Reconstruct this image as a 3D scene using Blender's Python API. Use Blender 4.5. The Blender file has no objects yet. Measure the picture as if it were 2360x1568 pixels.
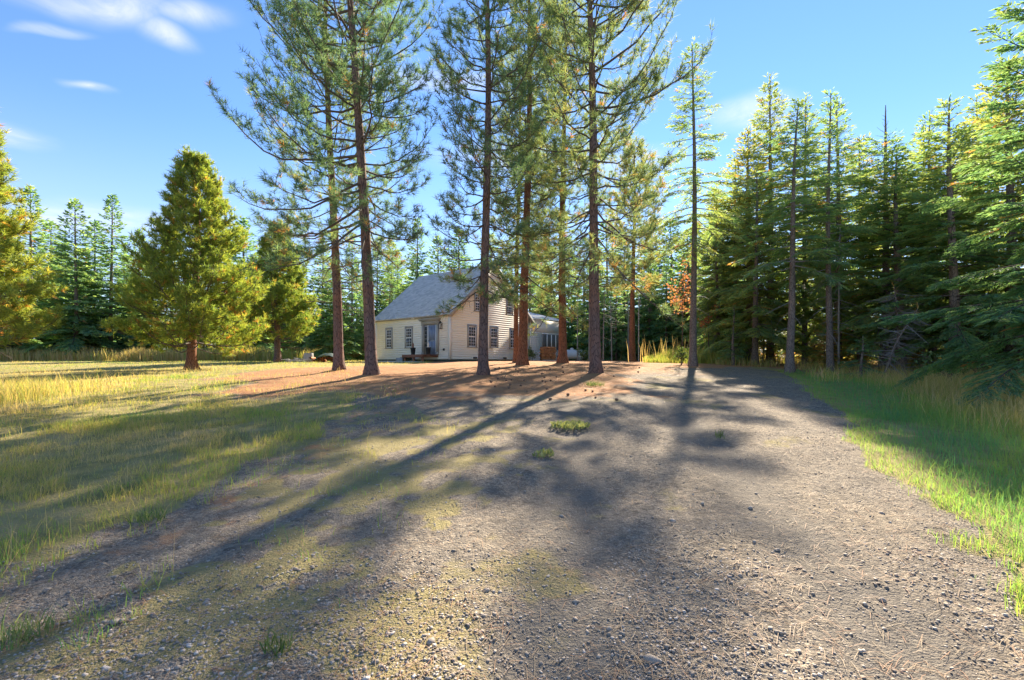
import bpy, bmesh, math, random
import numpy as np
from mathutils import Vector, Matrix

random.seed(7)
RNG = np.random.default_rng(7)
SC = bpy.context.scene
COL = SC.collection
R = math.radians
EYE = 1.6
F = 1115.5            # focal length in units of a 2360-wide picture, used only to measure positions

# ------------------------------------------------------------------ camera, sky, sun, exposure
cam_d = bpy.data.cameras.new('camera')
cam = bpy.data.objects.new('camera', cam_d)
COL.objects.link(cam)
cam.location = (0, 0, EYE)
cam.rotation_euler = (R(90), 0, 0)
cam_d.sensor_width = 36.0
cam_d.lens = 484.0 / 1024.0 * 36.0
cam_d.shift_y = 0.0212
cam_d.clip_start = 0.05
cam_d.clip_end = 2500
SC.camera = cam

SUN_AZ = R(21.5)      # clockwise from straight ahead (+Y)
SUN_EL = R(34.0)
SUN_STRENGTH = 3.5
SKY_STRENGTH = 0.15
EXPOSURE = 2.25

world = bpy.data.worlds.new('World')
SC.world = world
world.use_nodes = True


class NT:
    """small helper to write node trees"""
    def __init__(self, tree):
        self.t = tree
        self.n = tree.nodes
        self.l = tree.links

    def node(self, typ, **kw):
        nd = self.n.new(typ)
        for k, v in kw.items():
            if k == 'ins':
                for i, val in v.items():
                    if hasattr(val, 'is_output') or isinstance(val, bpy.types.NodeSocket):
                        self.l.new(val, nd.inputs[i])
                    else:
                        nd.inputs[i].default_value = val
            else:
                setattr(nd, k, v)
        return nd

    def math(self, op, a, b=0.0, c=0.0, clamp=False):
        nd = self.node('ShaderNodeMath', operation=op, use_clamp=clamp, ins={0: a, 1: b, 2: c})
        return nd.outputs[0]

    def mix(self, fac, a, b, blend='MIX'):
        nd = self.node('ShaderNodeMix', data_type='RGBA', blend_type=blend, ins={0: fac, 6: a, 7: b})
        return nd.outputs[2]

    def noise(self, scale, detail=4, rough=0.55, vec=None, dist=0.0):
        nd = self.node('ShaderNodeTexNoise', ins={'Scale': scale, 'Detail': detail, 'Roughness': rough, 'Distortion': dist})
        if vec is not None:
            self.l.new(vec, nd.inputs['Vector'])
        return nd.outputs['Fac']

    def ramp(self, fac, stops):
        nd = self.node('ShaderNodeValToRGB')
        cr = nd.color_ramp
        while len(cr.elements) < len(stops):
            cr.elements.new(0.5)
        for e, (p, c) in zip(cr.elements, stops):
            e.position = p
            e.color = tuple(c) + (1.0,) if len(c) == 3 else c
        self.l.new(fac, nd.inputs[0])
        return nd.outputs[0]

    def rng(self, v, a, b, c=0.0, d=1.0, smooth=True):
        nd = self.node('ShaderNodeMapRange', ins={0: v, 1: a, 2: b, 3: c, 4: d})
        nd.interpolation_type = 'SMOOTHSTEP' if smooth else 'LINEAR'
        return nd.outputs[0]


w = NT(world.node_tree)
w.n.clear()
sky = w.node('ShaderNodeTexSky')
sky.sky_type = 'NISHITA'
sky.sun_disc = False
sky.sun_elevation = SUN_EL
sky.sun_rotation = SUN_AZ
sky.air_density = 1.0
sky.dust_density = 0.0
sky.ozone_density = 3.0
tc = w.node('ShaderNodeTexCoord')
sep = w.node('ShaderNodeSeparateXYZ', ins={0: tc.outputs['Generated']})
zc = w.math('MAXIMUM', sep.outputs[2], 0.03)
px_ = w.math('DIVIDE', sep.outputs[0], zc)
py_ = w.math('DIVIDE', sep.outputs[1], zc)
pl = w.node('ShaderNodeCombineXYZ', ins={0: px_, 1: py_, 2: 0.0}).outputs[0]      # point on a flat cloud layer
wob = w.node('ShaderNodeTexNoise', ins={'Vector': pl, 'Scale': 1.6, 'Detail': 3.0, 'Roughness': 0.55})
wv = w.node('ShaderNodeVectorMath', operation='SUBTRACT', ins={0: wob.outputs['Color'], 1: (0.5, 0.5, 0.5)})
wv = w.node('ShaderNodeVectorMath', operation='SCALE', ins={0: wv.outputs[0], 'Scale': 0.36})
plw = w.node('ShaderNodeVectorMath', operation='ADD', ins={0: pl, 1: wv.outputs[0]}).outputs[0]


def cloud(cx, cy, rx, ry, rot, amp, soft=0.35):
    mp = w.node('ShaderNodeMapping', vector_type='TEXTURE',
                ins={'Vector': plw, 'Location': (cx, cy, 0), 'Rotation': (0, 0, R(rot)), 'Scale': (rx, ry, 1)})
    ln = w.node('ShaderNodeVectorMath', operation='LENGTH', ins={0: mp.outputs[0]})
    return w.rng(ln.outputs['Value'], 1.0, soft, 0.0, amp)


cl = [cloud(-1.16, 1.36, 0.30, 0.115, 0, 0.9, -0.25), cloud(-1.07, 1.47, 0.15, 0.10, 40, 0.85, -0.3),
      cloud(-0.93, 1.41, 0.20, 0.07, 12, 0.8, -0.3), cloud(-1.40, 1.49, 0.13, 0.04, -10, 0.35, 0.2),
      cloud(-1.54, 1.80, 0.10, 0.055, 25, 0.75, -0.3), cloud(1.00, 1.98, 0.22, 0.22, 20, 0.55, 0.1),
      cloud(-0.22, 1.75, 0.35, 0.16, 10, 0.5, 0.1), cloud(0.25, 2.4, 0.9, 0.28, 5, 0.55, 0.1),
      cloud(-2.3, 2.1, 0.3, 0.25, 10, 0.5, 0.1), cloud(-3.0, 3.4, 0.9, 0.5, -15, 0.5, 0.1),
      cloud(2.6, -1.0, 0.9, 0.4, 30, 0.7, 0.1), cloud(-0.6, -1.6, 0.8, 0.35, 10, 0.7, 0.1),
      cloud(1.6, -2.4, 1.0, 0.5, -20, 0.6, 0.1), cloud(-2.6, -0.6, 0.7, 0.4, 60, 0.6, 0.1)]
m = cl[0]
for c in cl[1:]:
    m = w.math('MAXIMUM', m, c)
fine = w.noise(3.2, 9, 0.68, plw, 0.6)
m = w.math('MULTIPLY', m, w.rng(fine, 0.28, 0.66, 0.35, 1.0))
skyb = w.mix(1.0, sky.outputs[0], (0.25, 0.30, 0.37, 1), 'MULTIPLY')                # the deep blue of clear mountain air
hor = w.rng(sep.outputs[2], 0.0, 0.42, 0.6, 0.0)                   # whiter air low down
skyc = w.mix(hor, skyb, (1.35, 1.5, 1.65, 1))
skyc = w.mix(m, skyc, (1.75, 1.75, 1.85, 1))
bg = w.node('ShaderNodeBackground', ins={0: skyc, 1: SKY_STRENGTH})
wo = w.node('ShaderNodeOutputWorld')
w.l.new(bg.outputs[0], wo.inputs[0])

sun_d = bpy.data.lights.new('sun', 'SUN')
sun_d.energy = SUN_STRENGTH
sun_d.angle = R(0.9)
sun_d.color = (1.0, 0.88, 0.70)
sun = bpy.data.objects.new('sun', sun_d)
COL.objects.link(sun)
tosun = Vector((math.sin(SUN_AZ) * math.cos(SUN_EL), math.cos(SUN_AZ) * math.cos(SUN_EL), math.sin(SUN_EL)))
sun.rotation_euler = tosun.to_track_quat('Z', 'Y').to_euler()
sun.location = (20, 40, 40)

SC.view_settings.view_transform = 'Standard'
SC.view_settings.look = 'None'
SC.view_settings.gamma = 1.0
SC.view_settings.use_curve_mapping = False
SC.view_settings.exposure = EXPOSURE
try:
    SC.cycles.use_denoising = True
    SC.cycles.max_bounces = 12
    SC.cycles.diffuse_bounces = 10
    SC.cycles.transmission_bounces = 6
    SC.cycles.transparent_max_bounces = 8
    SC.cycles.sample_clamp_indirect = 6.0
except Exception:
    pass

# ------------------------------------------------------------------ noise and ground height
_LAT = np.random.default_rng(99).random((256, 256))


def vnoise(x, y):
    xi = np.floor(x).astype(int); yi = np.floor(y).astype(int)
    fx = x - xi; fy = y - yi
    fx = fx * fx * (3 - 2 * fx); fy = fy * fy * (3 - 2 * fy)
    a = _LAT[xi % 256, yi % 256]; b = _LAT[(xi + 1) % 256, yi % 256]
    c = _LAT[xi % 256, (yi + 1) % 256]; d = _LAT[(xi + 1) % 256, (yi + 1) % 256]
    return (a * (1 - fx) + b * fx) * (1 - fy) + (c * (1 - fx) + d * fx) * fy


def fbm(x, y, s, o=3):
    v = 0; a = 0.5; t = 0
    for i in range(o):
        v = v + a * vnoise(x * s + 17.3 * i + 40, y * s + 9.1 * i + 70); t += a
        a *= 0.5; s *= 2.05
    return v / t


_PD = [-400, -40, -10, 0, 5, 10, 15, 20, 25, 31, 45, 80, 400]
_PZ = [-2.0, -1.6, -0.7, 0, 0.42, 0.83, 1.19, 1.45, 1.56, 1.61, 1.72, 2.2, 6.0]


def smoothz(d):
    return sum(np.interp(d + o, _PD, _PZ) for o in (-2, -1, 0, 1, 2)) / 5.0 - np.interp(0, [0], [0])


_Z0 = float(smoothz(np.array(0.0)))


def ground(x, y):
    x = np.asarray(x, float); y = np.asarray(y, float)
    z = smoothz(y) - _Z0 * np.exp(-(y / 6.0) ** 2)
    lat = 0.018 * np.clip(-x - 1.5, 0, 30) * np.exp(-np.clip(y - 24, 0, 100) / 9.0)
    latr = -0.012 * np.clip(x - 3.5, 0, 20) * np.exp(-np.clip(y - 14, 0, 100) / 9.0)
    z = z - lat + latr
    z = z + (fbm(x, y, 0.35, 2) - 0.5) * 0.10
    return z


def gz(x, y):
    return float(ground(x, y))


def at(px, d):
    """world point standing on the ground, px in a 2360-wide picture, d metres ahead"""
    x = (px - 1180) / F * d
    return (x, d, gz(x, d))


def gp(px, py):
    """ground point seen at a picture position (used to lay out the drive's edges once)"""
    dx = (px - 1180) / F; dz = -(py - 833) / F
    d = 1.0
    while d < 60:
        if EYE + dz * d < gz(dx * d, d):
            break
        d += 0.05
    return (dx * d, d)


# ------------------------------------------------------------------ mesh and object helpers
def mesh_np(name, verts, faces, mats, attrs=None, mat_idx=None, smooth=False):
    """faces: list of int arrays (n,3) or (n,4)"""
    me = bpy.data.meshes.new(name)
    verts = np.asarray(verts, np.float32)
    fl = [np.asarray(f, np.int32) for f in faces if len(f)]
    me.vertices.add(len(verts))
    me.vertices.foreach_set('co', verts.ravel())
    nl = sum(f.size for f in fl); nf = sum(len(f) for f in fl)
    me.loops.add(nl); me.polygons.add(nf)
    me.loops.foreach_set('vertex_index', np.concatenate([f.ravel() for f in fl]))
    tot = np.concatenate([np.full(len(f), f.shape[1], np.int32) for f in fl])
    st = np.concatenate([[0], np.cumsum(tot)[:-1]]).astype(np.int32)
    me.polygons.foreach_set('loop_start', st)
    me.polygons.foreach_set('loop_total', tot)
    if mat_idx is not None:
        me.polygons.foreach_set('material_index', np.asarray(mat_idx, np.int32))
    if smooth:
        me.polygons.foreach_set('use_smooth', np.ones(nf, bool))
    for k, v in (attrs or {}).items():
        v = np.asarray(v, np.float32)
        if v.ndim == 1:
            a = me.attributes.new(k, 'FLOAT', 'POINT'); a.data.foreach_set('value', v)
        else:
            a = me.attributes.new(k, 'FLOAT_COLOR', 'POINT')
            if v.shape[1] == 3:
                v = np.concatenate([v, np.ones((len(v), 1), np.float32)], 1)
            a.data.foreach_set('color', v.ravel())
    for mt in mats:
        me.materials.append(mt)
    me.update(calc_edges=True)
    return me


def link(name, me, parent=None):
    o = bpy.data.objects.new(name, me)
    COL.objects.link(o)
    if parent is not None:
        o.parent = parent
    return o


def tag(o, label=None, cat=None, group=None, kind=None):
    if label: o['label'] = label
    if cat: o['category'] = cat
    if group: o['group'] = group
    if kind: o['kind'] = kind
    return o


def empty(name, loc, rotz=0.0, label=None, cat=None, group=None):
    o = bpy.data.objects.new(name, None)
    COL.objects.link(o)
    o.empty_display_size = 0.3
    o.location = loc; o.rotation_euler = (0, 0, rotz)
    return tag(o, label, cat, group)


def copy_tree(o, parent=None):
    c = o.copy(); COL.objects.link(c)
    if parent is not None:
        c.parent = parent
    for ch in list(o.children):
        copy_tree(ch, c)
    return c


class MB:
    """collects simple solids into one mesh"""
    def __init__(self):
        self.v = []; self.f3 = []; self.f4 = []; self.n = 0

    def add(self, v, f):
        for q in f:
            (self.f3 if len(q) == 3 else self.f4).append([i + self.n for i in q])
        self.v.extend([tuple(p) for p in v]); self.n += len(v)
        return self

    def box(self, x0, x1, y0, y1, z0, z1):
        v = [(x, y, z) for z in (z0, z1) for y in (y0, y1) for x in (x0, x1)]
        return self.add(v, [(0, 2, 3, 1), (4, 5, 7, 6), (0, 1, 5, 4), (1, 3, 7, 5), (3, 2, 6, 7), (2, 0, 4, 6)])

    def lathe(self, prof, cx=0, cy=0, n=14, axis='z'):
        v = []; f = []
        k = len(prof)
        for i in range(n):
            a = 2 * math.pi * i / n
            for r, z in prof:
                p = (cx + r * math.cos(a), cy + r * math.sin(a), z)
                v.append(p if axis == 'z' else (z, p[0], p[1]))
        for i in range(n):
            j = (i + 1) % n
            for q in range(k - 1):
                f.append((i * k + q, j * k + q, j * k + q + 1, i * k + q + 1))
        self.add(v, f)
        c0 = len(self.v)
        for end, rev in ((0, True), (k - 1, False)):
            r, z = prof[end]
            if r > 1e-4:
                ctr = (cx, cy, z) if axis == 'z' else (z, cx, cy)
                ring = [v[i * k + end] for i in range(n)]
                tri = [(0, 1 + (i + 1) % n, 1 + i) if rev else (0, 1 + i, 1 + (i + 1) % n) for i in range(n)]
                self.add([ctr] + ring, tri)
        return self

    def tube(self, pts, rad, n=6):
        V, Q = tube(np.array(pts, float), np.array(rad, float) if hasattr(rad, '__len__') else np.full(len(pts), rad), n)
        return self.add([tuple(p) for p in V], [tuple(q) for q in Q])

    def build(self, name, mat, parent=None, smooth=False):
        me = mesh_np(name, np.array(self.v), [np.array(self.f3, int).reshape(-1, 3), np.array(self.f4, int).reshape(-1, 4)], [mat], smooth=smooth)
        return link(name, me, parent)


def tube(P, rad, n):
    """verts, quads of a tube along points P"""
    P = np.asarray(P, float); k = len(P)
    T = np.gradient(P, axis=0)
    T /= np.linalg.norm(T, axis=1)[:, None] + 1e-9
    ref = np.array([0, 0, 1.0]) if abs(T[0, 2]) < 0.8 else np.array([1.0, 0, 0])
    A = np.cross(T, ref); A /= np.linalg.norm(A, axis=1)[:, None] + 1e-9
    B = np.cross(T, A)
    a = np.arange(n) * 2 * np.pi / n
    V = P[:, None, :] + rad[:, None, None] * (np.cos(a)[None, :, None] * A[:, None, :] + np.sin(a)[None, :, None] * B[:, None, :])
    i = np.arange(k - 1)[:, None] * n; j = np.arange(n)[None, :]; j2 = (j + 1) % n
    Q = np.stack([i + j, i + j2, i + n + j2, i + n + j], -1).reshape(-1, 4)
    return V.reshape(-1, 3), Q


class TB:
    """collects many tubes"""
    def __init__(self):
        self.V = []; self.Q = []; self.n = 0

    def add(self, P, rad, n):
        V, Q = tube(P, rad, n)
        self.V.append(V); self.Q.append(Q + self.n); self.n += len(V)

    def arrays(self):
        return np.concatenate(self.V), np.concatenate(self.Q)


# ------------------------------------------------------------------ materials
def mat(name):
    mt = bpy.data.materials.new(name)
    mt.use_nodes = True
    t = NT(mt.node_tree)
    t.n.clear()
    out = t.node('ShaderNodeOutputMaterial')
    return mt, t, out


def principled(t, out, col, rough=0.7, bump=None, strength=0.3, dist=0.02, metallic=0.0, spec=0.4):
    p = t.node('ShaderNodeBsdfPrincipled', ins={'Base Color': col, 'Roughness': rough, 'Metallic': metallic, 'Specular IOR Level': spec})
    if bump is not None:
        b = t.node('ShaderNodeBump', ins={'Strength': strength, 'Distance': dist, 'Height': bump})
        t.l.new(b.outputs[0], p.inputs['Normal'])
    t.l.new(p.outputs[0], out.inputs[0])
    return p


def simple(name, col, rough=0.6, var=0.15, scale=6.0, metallic=0.0, bump=0.15, spec=0.4):
    mt, t, out = mat(name)
    o = t.node('ShaderNodeTexCoord').outputs['Object']
    n = t.noise(scale, 5, 0.6, o)
    c = t.mix(n, tuple(x * (1 - var) for x in col) + (1,), tuple(min(1, x * (1 + var)) for x in col) + (1,))
    n2 = t.noise(scale * 8, 3, 0.6, o)
    principled(t, out, c, rough, n2, bump, 0.01, metallic, spec)
    return mt


def foliage(name, stops, trans_gain=1.8, trans_mix=0.45, yellow=(1.25, 1.0, 0.45)):
    """needles and blades: colour from the attribute 'tint', light passes through"""
    mt, t, out = mat(name)
    a = t.node('ShaderNodeAttribute', attribute_name='tint').outputs['Fac']
    oi = t.node('ShaderNodeObjectInfo').outputs['Random']
    v = t.math('ADD', a, t.math('MULTIPLY', t.math('SUBTRACT', oi, 0.5), 0.12))
    c = t.ramp(v, stops)
    tcol = t.mix(1.0, c, tuple(x * trans_gain for x in yellow) + (1,), 'MULTIPLY')
    d = t.node('ShaderNodeBsdfPrincipled', ins={'Base Color': c, 'Roughness': 0.6, 'Specular IOR Level': 0.25})
    tr = t.node('ShaderNodeBsdfTranslucent', ins={0: tcol})
    mx = t.node('ShaderNodeMixShader', ins={0: trans_mix, 1: d.outputs[0], 2: tr.outputs[0]})
    t.l.new(mx.outputs[0], out.inputs[0])
    return mt


def bark(name, c0, c1, c2, vscale=1.0):
    mt, t, out = mat(name)
    o = t.node('ShaderNodeTexCoord').outputs['Object']
    mp = t.node('ShaderNodeMapping', ins={'Vector': o, 'Scale': (26 * vscale, 26 * vscale, 5.0 * vscale)}).outputs[0]
    vo = t.node('ShaderNodeTexVoronoi', feature='DISTANCE_TO_EDGE', ins={'Vector': mp, 'Scale': 1.0, 'Randomness': 1.0}).outputs['Distance']
    n = t.noise(1.6, 5, 0.65, mp)
    big = t.noise(0.9, 3, 0.6, o)
    plate = t.rng(vo, 0.0, 0.16)
    c = t.mix(n, c0 + (1,), c1 + (1,))
    c = t.mix(t.rng(big, 0.4, 0.7), c, c2 + (1,))
    c = t.mix(plate, tuple(x * 0.55 for x in c0) + (1,), c)
    h = t.math('ADD', t.math('MULTIPLY', plate, 0.7), t.math('MULTIPLY', n, 0.6))
    principled(t, out, c, 0.9, h, 0.7, 0.02, spec=0.2)
    return mt


M = {}
PINE_STOPS = [(0.0, (0.072, 0.150, 0.108)), (0.35, (0.15, 0.22, 0.112)), (0.7, (0.27, 0.285, 0.125)), (0.88, (0.30, 0.245, 0.10)), (1.0, (0.42, 0.19, 0.08))]
FIR_STOPS = [(0.0, (0.085, 0.195, 0.138)), (0.35, (0.150, 0.265, 0.142)), (0.7, (0.27, 0.32, 0.125)), (0.9, (0.34, 0.29, 0.12)), (1.0, (0.40, 0.21, 0.09))]
BUSH_STOPS = [(0.0, (0.12, 0.20, 0.07)), (0.4, (0.24, 0.30, 0.08)), (0.75, (0.36, 0.35, 0.10)), (0.93, (0.38, 0.26, 0.09)), (1.0, (0.42, 0.17, 0.06))]
M['pine'] = foliage('pine_needles', PINE_STOPS, 2.1, 0.5, (1.08, 1.0, 0.55))
M['bush'] = foliage('young_pine_needles', BUSH_STOPS, 1.8, 0.5, (1.1, 1.03, 0.4))
M['fir'] = foliage('fir_needles', FIR_STOPS, 1.9, 0.52, (1.15, 1.05, 0.5))
M['bark'] = bark('pine_bark', (0.14, 0.095, 0.085), (0.24, 0.165, 0.145), (0.30, 0.15, 0.095))
M['bark_red'] = bark('red_pine_bark', (0.20, 0.085, 0.05), (0.33, 0.15, 0.09), (0.38, 0.17, 0.09))
M['bark_fir'] = bark('fir_bark', (0.18, 0.145, 0.13), (0.32, 0.27, 0.245), (0.34, 0.24, 0.20), 1.4)
M['limb'] = simple('limb_bark', (0.11, 0.085, 0.07), 0.9, 0.4, 9.0, bump=0.4)
M['dead'] = simple('dead_wood', (0.26, 0.24, 0.235), 0.9, 0.35, 9.0, bump=0.4)
GRASS_STOPS = [(0.0, (0.11, 0.28, 0.13)), (0.3, (0.22, 0.36, 0.09)), (0.6, (0.36, 0.35, 0.10)), (0.85, (0.52, 0.41, 0.19)), (1.0, (0.60, 0.46, 0.27))]
M['grass'] = foliage('grass_blades', GRASS_STOPS, 1.6, 0.45, (1.1, 1.0, 0.55))
M['leaf_orange'] = foliage('orange_leaves', [(0, (0.25, 0.20, 0.06)), (0.4, (0.46, 0.26, 0.09)), (1.0, (0.50, 0.19, 0.10))], 1.3, 0.4, (1.1, 0.9, 0.8))
M['straw'] = foliage('dry_straw', [(0, (0.30, 0.20, 0.10)), (0.8, (0.42, 0.32, 0.20)), (1.0, (0.40, 0.20, 0.10))], 1.2, 0.2)
M['weed'] = foliage('weed_leaves', [(0, (0.06, 0.13, 0.04)), (0.5, (0.14, 0.21, 0.08)), (1.0, (0.26, 0.32, 0.17))], 1.4, 0.35)


def ground_material():
    mt, t, out = mat('ground_cover')
    ob = t.node('ShaderNodeTexCoord').outputs['Object']
    zone = t.node('ShaderNodeAttribute', attribute_name='zone').outputs['Color']
    z = t.node('ShaderNodeSeparateColor', ins={0: zone})
    wg, wd, wl = z.outputs[0], z.outputs[1], z.outputs[2]
    moss = t.node('ShaderNodeAttribute', attribute_name='moss').outputs['Fac']
    # gravel: crushed stone of several sizes
    dv = t.node('ShaderNodeTexNoise', ins={'Vector': ob, 'Scale': 9.0, 'Detail': 3.0})
    obd = t.node('ShaderNodeVectorMath', operation='ADD', ins={0: ob, 1: t.node('ShaderNodeVectorMath', operation='SCALE', ins={0: dv.outputs['Color'], 'Scale': 0.05}).outputs[0]}).outputs[0]
    v1 = t.node('ShaderNodeTexVoronoi', ins={'Vector': obd, 'Scale': 55.0})
    v2 = t.node('ShaderNodeTexVoronoi', ins={'Vector': obd, 'Scale': 150.0})
    s1 = t.node('ShaderNodeSeparateColor', ins={0: v1.outputs['Color']}).outputs[0]
    s2 = t.node('ShaderNodeSeparateColor', ins={0: v2.outputs['Color']}).outputs[0]
    st = t.math('ADD', t.math('MULTIPLY', s1, 0.45), t.math('MULTIPLY', s2, 0.55))
    g = t.ramp(st, [(0.10, (0.12, 0.098, 0.082)), (0.42, (0.222, 0.190, 0.150)), (0.75, (0.31, 0.262, 0.205)), (0.97, (0.47, 0.40, 0.32))])
    gn = t.noise(0.7, 5, 0.6, ob)
    g = t.mix(t.rng(gn, 0.35, 0.7, 0.0, 0.5), g, (0.27, 0.218, 0.155, 1))
    mid = t.math('ADD', t.math('MULTIPLY', t.noise(14.0, 6, 0.75, ob), 0.65), t.math('MULTIPLY', t.noise(3.5, 5, 0.7, ob), 0.35))
    g = t.mix(1.0, g, t.ramp(mid, [(0.36, (0.55, 0.55, 0.56)), (0.5, (1.0, 0.99, 0.97)), (0.64, (1.45, 1.40, 1.30))]), 'MULTIPLY')
    trk = t.node('ShaderNodeAttribute', attribute_name='track').outputs['Fac']
    g = t.mix(t.math('MULTIPLY', t.math('ADD', trk, t.math('MULTIPLY', t.math('SUBTRACT', t.noise(5.0, 5, 0.7, ob), 0.5), 0.8)), 0.6, clamp=True), g, (0.165, 0.148, 0.125, 1))   # packed fines in the wheel tracks
    # pine duff: fallen needles
    mp1 = t.node('ShaderNodeMapping', ins={'Vector': obd, 'Rotation': (0, 0, 0.6), 'Scale': (9, 70, 20)}).outputs[0]
    mp2 = t.node('ShaderNodeMapping', ins={'Vector': obd, 'Rotation': (0, 0, -0.7), 'Scale': (9, 70, 20)}).outputs[0]
    nn = t.math('MAXIMUM', t.noise(1.0, 3, 0.6, mp1), t.noise(1.0, 3, 0.6, mp2))
    d = t.ramp(nn, [(0.35, (0.20, 0.085, 0.042)), (0.55, (0.42, 0.20, 0.095)), (0.8, (0.60, 0.35, 0.18))])
    dn = t.noise(1.3, 5, 0.65, ob)
    d = t.mix(t.rng(dn, 0.3, 0.7, 0.0, 0.6), d, (0.48, 0.30, 0.155, 1))
    # lawn soil and thatch
    ln = t.noise(2.2, 6, 0.65, ob)
    lf = t.noise(60.0, 4, 0.7, ob)
    l = t.ramp(ln, [(0.3, (0.22, 0.21, 0.07)), (0.5, (0.38, 0.32, 0.12)), (0.7, (0.50, 0.38, 0.18))])
    l = t.mix(t.rng(lf, 0.3, 0.7, 0.35, 0.0), l, (0.17, 0.13, 0.08, 1))
    mo = t.mix(t.noise(40.0, 4, 0.7, ob), (0.26, 0.225, 0.075, 1), (0.44, 0.35, 0.14, 1))
    edge = t.math('MULTIPLY', t.math('SUBTRACT', t.noise(6.0, 5, 0.7, ob), 0.5), 0.9)

    def sharp(x):
        return t.rng(t.math('ADD', x, edge), 0.3, 0.7)
    g = t.mix(t.math('MULTIPLY', sharp(moss), 0.72), g, mo)
    c = t.mix(sharp(wd), g, d)
    c = t.mix(sharp(wl), c, l)
    hb = t.math('ADD', t.math('MULTIPLY', t.math('SUBTRACT', 1.0, v1.outputs['Distance']), 0.7), t.math('MULTIPLY', t.math('SUBTRACT', 1.0, v2.outputs['Distance']), 0.35))
    h = t.math('ADD', t.math('MULTIPLY', hb, 1.0), t.math('MULTIPLY', nn, 0.5))
    h = t.math('ADD', h, t.math('MULTIPLY', t.noise(25.0, 5, 0.75, ob), 1.1))
    principled(t, out, c, 0.92, h, 0.9, 0.018, spec=0.12)
    return mt


M['ground'] = ground_material()


def stone_material():
    mt, t, out = mat('stone')
    o = t.node('ShaderNodeTexCoord').outputs['Object']
    a = t.node('ShaderNodeNewGeometry').outputs['Random Per Island']
    c = t.ramp(a, [(0.0, (0.22, 0.185, 0.15)), (0.4, (0.33, 0.28, 0.23)), (0.75, (0.45, 0.38, 0.31)), (1.0, (0.64, 0.56, 0.48))])
    n = t.noise(60.0, 4, 0.65, o)
    c = t.mix(t.rng(n, 0.3, 0.7, 0.0, 0.35), c, (0.14, 0.12, 0.105, 1))
    principled(t, out, c, 0.85, n, 0.4, 0.01, spec=0.25)
    return mt


M['stone'] = stone_material()


# ------------------------------------------------------------------ ground: drive, needle bed, lawn
TREES = {'A': (857, 15.0), 'B': (781, 17.5), 'C': (1113, 14.8), 'D': (1204, 20.0), 'E': (1189, 23.0), 'F': (1297, 22.0), 'G': (1373, 15.0)}
TP = {k: at(*v) for k, v in TREES.items()}

_l = [gp(*p) for p in [(-260, 1480), (0, 1318), (200, 1244), (370, 1192), (560, 1090), (720, 1022), (800, 962), (850, 905)]]
_l += [((845 - 1180) / F * 17, 17), ((800 - 1180) / F * 19, 19), ((840 - 1180) / F * 22, 22), ((1010 - 1180) / F * 25, 25), ((1010 - 1180) / F * 60, 60)]
_r = [gp(*p) for p in [(2600, 1720), (2360, 1440), (2250, 1300), (2120, 1160), (2030, 1085), (1965, 1015), (1930, 965), (1900, 932), (1862, 897)]]
_r += [((1800 - 1180) / F * 17.5, 17.5), ((1700 - 1180) / F * 20, 20), ((1560 - 1180) / F * 23.5, 23.5), ((1480 - 1180) / F * 27, 27), ((1480 - 1180) / F * 60, 60)]
_l.sort(key=lambda p: p[1]); _r.sort(key=lambda p: p[1])
LD = np.array([p[1] for p in _l]); LX = np.array([p[0] for p in _l])
RD = np.array([p[1] for p in _r]); RX = np.array([p[0] for p in _r])


def xl(y): return np.interp(y, LD, LX)
def xr(y): return np.interp(y, RD, RX)
def sstep(a, b, v):
    t = np.clip((v - a) / (b - a), 0, 1); return t * t * (3 - 2 * t)


def zones(x, y):
    """gravel, duff, grass weights and moss amount at ground points"""
    n = (fbm(x, y, 0.9, 3) - 0.5)
    n2 = (fbm(x + 50, y, 2.6, 3) - 0.5)
    dl = x - xl(y) + n * 0.9 + n2 * 0.5
    dr = xr(y) - x + n * 0.6 + n2 * 0.5
    lawn = sstep(0.15, -0.25, dl) + sstep(0.1, -0.2, dr)
    lawn = np.clip(lawn, 0, 1)
    # the wood's own floor on the right and behind the lawn
    wood = sstep(14.2, 16.5, y + n * 3 + 0.05 * x) * sstep(0.0, -1.5, dr) * sstep(8.8, 10.5, x + n * 2)
    wood = np.maximum(wood, sstep(46, 49, y + n * 4))
    duff = np.zeros_like(x)
    for (tx, ty, _) in TP.values():
        rr = np.hypot((x - tx), (y - ty) * 0.9)
        duff = np.maximum(duff, sstep(6.6, 2.0, rr + n * 4.0))
    core = sstep(0.3, 1.6, x - (1.3 + 0.14 * (y - 8)) + n * 2) * sstep(11.0, 16, 30 - y)       # wheel track keeps its gravel
    duff = duff * (1 - 0.8 * core)
    duff = np.maximum(duff, sstep(17.5, 21, y + n * 5) * 0.9 * (dl > -0.5) * (1 - 0.35 * core))
    strip = sstep(0.75, 0.1, np.abs(dl - 0.35) + n2 * 0.9) * sstep(13, 8, y) * (x < 0)
    duff = np.maximum(duff, strip * 0.52 * sstep(0.35, 0.65, 0.5 * fbm(x + 3, y, 1.3, 3) + 0.5 * fbm(x + 3, y, 5.0, 3)))
    lawn = lawn * (1 - sstep(0.45, 0.8, duff) * sstep(7, 12, y) * 0.9)
    lawn = np.where(wood > 0.5, lawn * 0.15, lawn)
    duff = np.maximum(duff, wood)
    duff = duff * (1 - lawn)
    moss = sstep(3.2, 0.4, np.abs(dl - 1.3)) * sstep(0.44, 0.60, 0.5 * fbm(x, y, 1.1, 3) + 0.5 * fbm(x + 7, y, 5.0, 3)) * sstep(12, 5, y)
    moss = np.maximum(moss, 0.55 * sstep(0.58, 0.72, fbm(x + 9, y + 31, 1.1, 4)))
    return np.clip(1 - duff - lawn, 0, 1), duff, lawn, moss


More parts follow.
